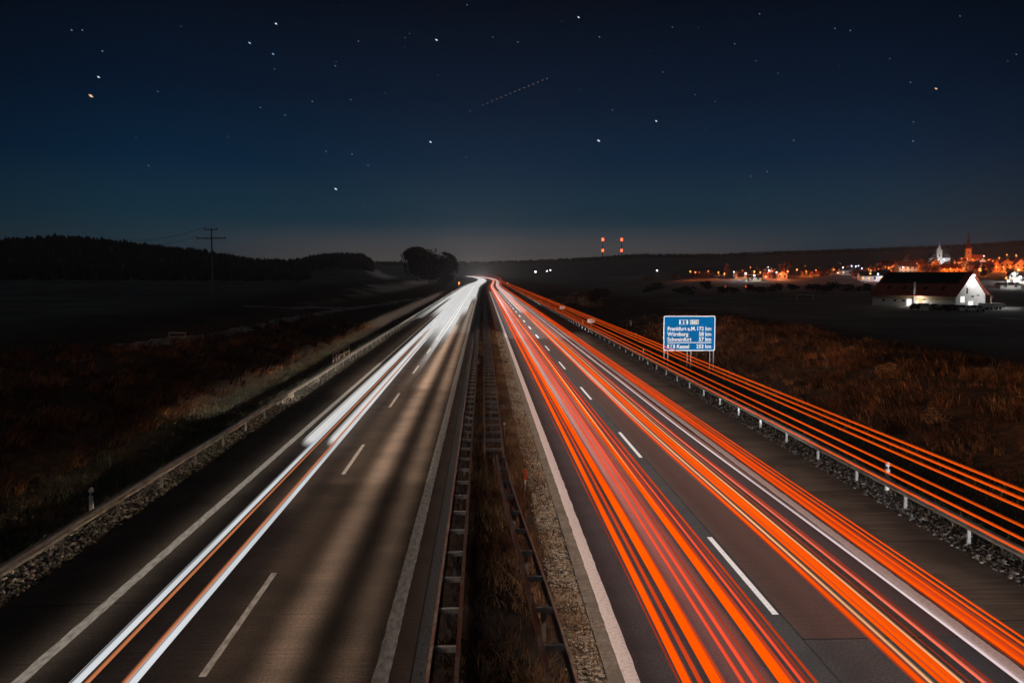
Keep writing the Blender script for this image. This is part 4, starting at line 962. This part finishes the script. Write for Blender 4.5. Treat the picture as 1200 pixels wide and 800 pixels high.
for px, py, yv, k_, pw, lab, s in (
  (809, 318, 560, 'orange', 500, 'orange street lamp at the near end of the town, first of three in a row', 1.3), (815, 319, 565, 'orange', 500, 'orange street lamp at the near end of the town, second of three in a row', 1.3), (819.5, 319, 570, 'red', 0, 'dim red lamp at the near end of the town, third of three in a row', 1.0),
  (842, 319, 560, 'orange', 400, LO, 1.2), (849, 320.5, 555, 'orange', 900, LO, 1.2), (860, 318.5, 560, 'white', 300, LW, 1.0),
  (874, 320.5, 545, 'white', 3500, 'brightest white lamp among the bare trees at the near end of the town', 1.9), (884, 318, 560, 'orange', 2500, LO, 1.3), (891, 319, 560, 'orange', 500, LO, 1.1), (884, 327, 522, 'white', 1200, 'white lamp on the low cream building below the bare trees', 1.5),
  (850, 337.5, 300, 'red', 0, 'small red light at the field edge, nearer the blue sign', 1.1), (874, 339.5, 300, 'red', 0, 'taller red light at the field edge, below the brightest lamp', 1.4),
  (910, 319, 550, 'white', 400, LW, 1.2), (923, 318, 550, 'orange', 2600, LO, 1.6), (915, 324.5, 550, 'orange', 2200, LO, 1.2), (934, 316, 600, 'orange', 500, LO, 1.4), (956, 321, 610, 'orange', 900, LO, .9), (977, 318, 625, 'orange', 900, LO, 1.2),
  (988, 313.5, 610, 'blue', 300, LB, 1.2), (998, 311.5, 615, 'blue', 300, LB, 1.2), (1003, 312, 620, 'blue', 300, LB, 1.3), (1006, 311.5, 625, 'blue', 0, LB, 1.2), (1010, 314.5, 555, 'blue', 300, LB, 1.2),
  (1020, 320.5, 510, 'orange', 800, 'orange lamp at the end of the pale workshop', 1.6), (1029, 321, 512, 'blue', 900, 'bright blue-white lamp over the pale workshop, first of two', 1.7), (1040, 322, 515, 'blue', 700, 'blue-white lamp over the pale workshop, second of two', 1.2),
  (1041, 316, 690, 'orange', 2500, LO, .9), (1058, 313, 628, 'white', 2500, LW, .8), (1064, 314, 628, 'orange', 3000, LO, .8), (1072, 310, 690, 'orange', 4000, LO, .8), (1088, 315, 700, 'orange', 1200, LO, .8),
  (1106, 304, 780, 'blue', 4500, 'blue-white floodlamp at the foot of the white church tower', 1.2), (1099, 305, 780, 'white', 5500, LW, .9), (1094, 308, 748, 'orange', 3500, LO, .9),
  (1107, 315, 640, 'orange', 2600, LO, .9), (1114, 314.5, 640, 'orange', 2600, LO, .9), (1122, 314.5, 640, 'orange', 2600, LO, .9), (1130, 315, 668, 'orange', 2600, LO, .9), (1127, 303, 845, 'orange', 5000, LO, .8), (1134, 303, 865, 'orange', 3500, LO, .8),
  (1149, 316, 600, 'orange', 2500, 'largest orange lamp, directly above the peak of the barn gable', 3.4), (1153, 300, 835, 'white', 1800, LW, 1.0), (1171, 302, 840, 'orange', 2000, LO, 1.0), (1180, 298.5, 850, 'orange', 1200, LO, 1.1), (1191, 299, 865, 'orange', 2500, LO, 1.2),
  (1168, 312, 680, 'orange', 3000, LO, .9), (1176, 313, 685, 'orange', 4000, LO, .9), (1184, 312, 685, 'orange', 4000, LO, .9), (1194, 317, 640, 'orange', 3500, 'large orange lamp at the frame edge beside the blazing white house', 2.4),
  (1188, 321, 510, 'white', 5000, 'large white lamp on the blazing white house front', 2.4), (1196, 326, 495, 'white', 2500, 'white lamp before the low house at the frame edge', 2.2), (1179, 329.5, 480, 'orange', 700, 'pale orange lamp in the dark left of the blazing white house', 1.9), (1181, 340, 395, 'white', 500, 'white lamp before the long low grey shed, first of two', 2.0), (1189, 340.5, 395, 'white', 500, 'white lamp before the long low grey shed, second of two', 2.4),
  (1140, 304, 845, 'orange', 2500, LO, .8), (1160, 304, 865, 'orange', 2500, LO, .8), (1180, 307, 785, 'orange', 2800, LO, .8), (1199, 306, 815, 'orange', 2800, LO, .9), (1157, 311, 725, 'orange', 2600, LO, .8), (1086, 314, 645, 'orange', 2200, LO, .8), (1047, 313, 685, 'orange', 2200, LO, .7), (1030, 314, 675, 'orange', 1600, LO, .7), (1018, 315, 645, 'orange', 1500, LO, .7), (945, 319, 588, 'orange', 1500, LO, .8), (900, 320, 548, 'orange', 1500, LO, .8),
  (627.5, 318.5, 900, 'white', 0, 'lone white lamp on the dark land past the bend, brighter than the pair beside it', 1.8), (641, 317.5, 900, 'white', 0, 'white lamp on the dark land past the bend, one of a close pair', 1.2), (645, 316.5, 900, 'white', 0, 'slightly higher white lamp of the close pair past the bend', 1.2),
  (770, 319, 800, 'white', 0, 'lone white lamp in the dark midway between the masts and the town', 1.6), (595, 336.5, 420, 'orange', 0, 'tiny lamp beside the far bend of the outbound road', 0.6), (538, 337, 420, 'orange', 300, 'lone warm lamp beside the oncoming road at the far bend', 1.5)):
    street_lamp(px, py, yv, k_, pw, lab, size=s)
for k in range(34):  # extra lamps strewn in to make the town brighter
    px = random.uniform(1035, 1204) if k < 22 else random.uniform(830, 1010)
    yv = random.uniform(640, 900) if k < 22 else random.uniform(540, 680)
    x, _, z = at_depth(px, yv); py = 320-(z+random.uniform(4, 6)-8)*1050/yv
    street_lamp(px, py, yv, random.choice(['orange', 'orange', 'orange', 'white', 'red']), 900 if k % 3 == 0 else 0, LO2, size=random.uniform(.55, .95))
# bare trees of the town
LT = 'bare reddish tree standing among the town houses'
for px, yv, hpx, wpx, lab in ((919, 575, 20, 20, 'tallest bare tree of the town, wide crown glowing dull red'), (904, 580, 13, 16, 'spreading bare tree beside the tallest one'), (852, 580, 16, 5, 'narrow bare tree above the near orange lamps'), (868, 555, 11, 9, LT), (893, 585, 11, 12, LT),
     (945, 600, 10, 14, LT), (965, 590, 10, 14, LT), (985, 650, 12, 12, LT), (1010, 640, 13, 14, LT), (1030, 650, 14, 12, LT), (1048, 720, 16, 14, LT), (1060, 720, 20, 11, LT), (1084, 640, 12, 12, LT), (1096, 640, 11, 12, LT), (1112, 740, 11, 16, LT),
     (1140, 640, 16, 14, LT), (1152, 560, 14, 9, LT), (1160, 660, 14, 8, LT), (1158, 780, 12, 14, LT), (1185, 620, 9, 12, LT), (1200, 740, 12, 12, LT), (830, 590, 8, 14, LT), (815, 590, 6, 16, LT), (790, 600, 7, 16, LT), (760, 610, 7, 16, LT)):
    q = yv/1050; tree(at_depth(px, yv), hpx*q, wpx*q, lab, 'bare trees of the town', 'foliage_red', 420, .55, 'bare_tree', 'tree', .25)
LH = 'low dark hedge bush along the far edge of the playing field'
for k in range(16):
    px = 760+k*17+random.uniform(-5, 5); yv = random.uniform(330, 400); q = yv/1050
    tree(at_depth(px, yv), random.uniform(7, 11)*q, random.uniform(16, 24)*q, LH, 'dark bushes beyond the playing field', 'foliage_dark', 300, .5, 'hedge_bush', 'bush', .12)

# ------------------------------------------------------------------ stars and an aircraft's blinking track
SE = {'w': emit('star_white', (.85, .92, 1), 1.0), 'b': emit('star_blue', (.35, .65, 1), .7), 'o': emit('star_orange', (1, .55, .3), 1.0), 'f': emit('star_faint', (.55, .70, .85), .5), 'd': emit('strobe', (.75, .5, .4), .42)}
SR = 6000.
def spark(b, px, py, r, el=2.2):
    d = ray(px, py).normalized(); p = Vector((0, 0, CAM_H))+d*SR; u = d.cross(Vector((0, 0, 1))).normalized(); w = u.cross(d)
    k = SR/1050*r; a = (u*.85-w*.5).normalized(); c = a.cross(d).normalized()
    o = len(b.v); b.add([p+a*k*el, p+c*k, p-a*k*el, p-c*k, p+d*k, p-d*k], [(0, 1, 4), (1, 2, 4), (2, 3, 4), (3, 0, 4), (1, 0, 5), (2, 1, 5), (3, 2, 5), (0, 3, 5)])
def star(px, py, r, m, label):
    b = MB(); spark(b, px, py, r*.66); tag(b.build('star', SE[m]), label, 'star', 'stars of the night sky')
for q in ((106.5, 112.5, 1.9, 'o', 'large orange star low on the far side over the wooded hill'), (393.5, 221.5, 1.4, 'w', 'bright white star above the gap between hill and trees'), (701.5, 165, 1.4, 'w', 'bright white star high over the two masts'), (292.5, 50.5, 1.3, 'b', 'bright blue star high above the utility pole'),
          (511.5, 47, 1.2, 'w', 'bright white star high up, last of a small row of three'), (323.5, 28, 1.1, 'w', 'pale star near the top above the bright blue one'), (504.5, 166.5, 1.2, 'w', 'white star midway up over the dark tree clump'), (769, 142, 1.1, 'w', 'white star up and beyond the one over the masts'),
          (1097, 104, 1.2, 'o', 'pinkish star high over the barn'), (678, 20.5, 1.1, 'w', 'white star near the top beyond the dotted aircraft track'), (320, 63.5, 1.1, 'b', 'blue star just below the bright blue one'), (115.5, 90.5, 1.1, 'w', 'pale star just above the large orange one')):
    star(*q)
FS = 'faint small star scattered in the dark blue sky'
for px, py in ((212, 31), (120, 60), (185, 107.5), (84, 35.5), (96.5, 35.5), (480, 39.5), (475, 44.5), (474, 55), (393, 77.5), (420, 48.5), (394, 72.5), (451, 109.5), (411, 117), (513, 88.5), (577.5, 44), (547.5, 6), (412.5, 180.5), (382, 177.5), (431.5, 194), (305, 126), (334, 135), (366, 119), (409, 289), (426.5, 242.5), (386.5, 234.5), (267.5, 160), (321.5, 81), (401.5, 7), (174, 194), (159.5, 161.5), (551, 130), (546, 184.5),
   (658.5, 25.5), (788, 32), (890, 16.5), (818.5, 32.5), (762, 59.5), (777, 84.5), (886, 71.5), (911.5, 86), (983.5, 77.5), (1067, 96.5), (814.5, 111), (827, 152), (1070.5, 143), (1070, 165.5), (899, 201), (879.5, 206.5), (879.5, 231), (791.5, 251.5), (930, 164.5), (838, 119), (679, 105), (717.5, 129), (658, 227), (644, 245.5), (1125, 19), (1191, 64), (1181, 71.5), (978.5, 33.5), (996.5, 36), (861, 51.5), (607, 49.5), (702.5, 43.5), (1042.5, 69)):
    star(px, py, random.uniform(.45, .75), 'f', FS)
b = MB()
for k in range(15): spark(b, 566+75*k/14, 123-31*k/14, .62, 1.0)
tag(b.build('aircraft_track', SE['d']), 'dotted line of aircraft strobe flashes climbing across the dark sky', 'aircraft lights', kind='stuff')

# ------------------------------------------------------------------ night air
hz = MB().box(-4300, -70, -4, 4300, 5300, 130).build('haze', None); tag(hz, kind='stuff')
hm = bpy.data.materials.new('night_air'); hm.use_nodes = True; n = hm.node_tree.nodes; n.clear()
pv = n.new('ShaderNodeVolumePrincipled'); pv.inputs['Density'].default_value = .00013; pv.inputs['Color'].default_value = (.9, .92, .95, 1)
o = n.new('ShaderNodeOutputMaterial'); hm.node_tree.links.new(pv.outputs[0], o.inputs['Volume']); hz.data.materials[0] = hm
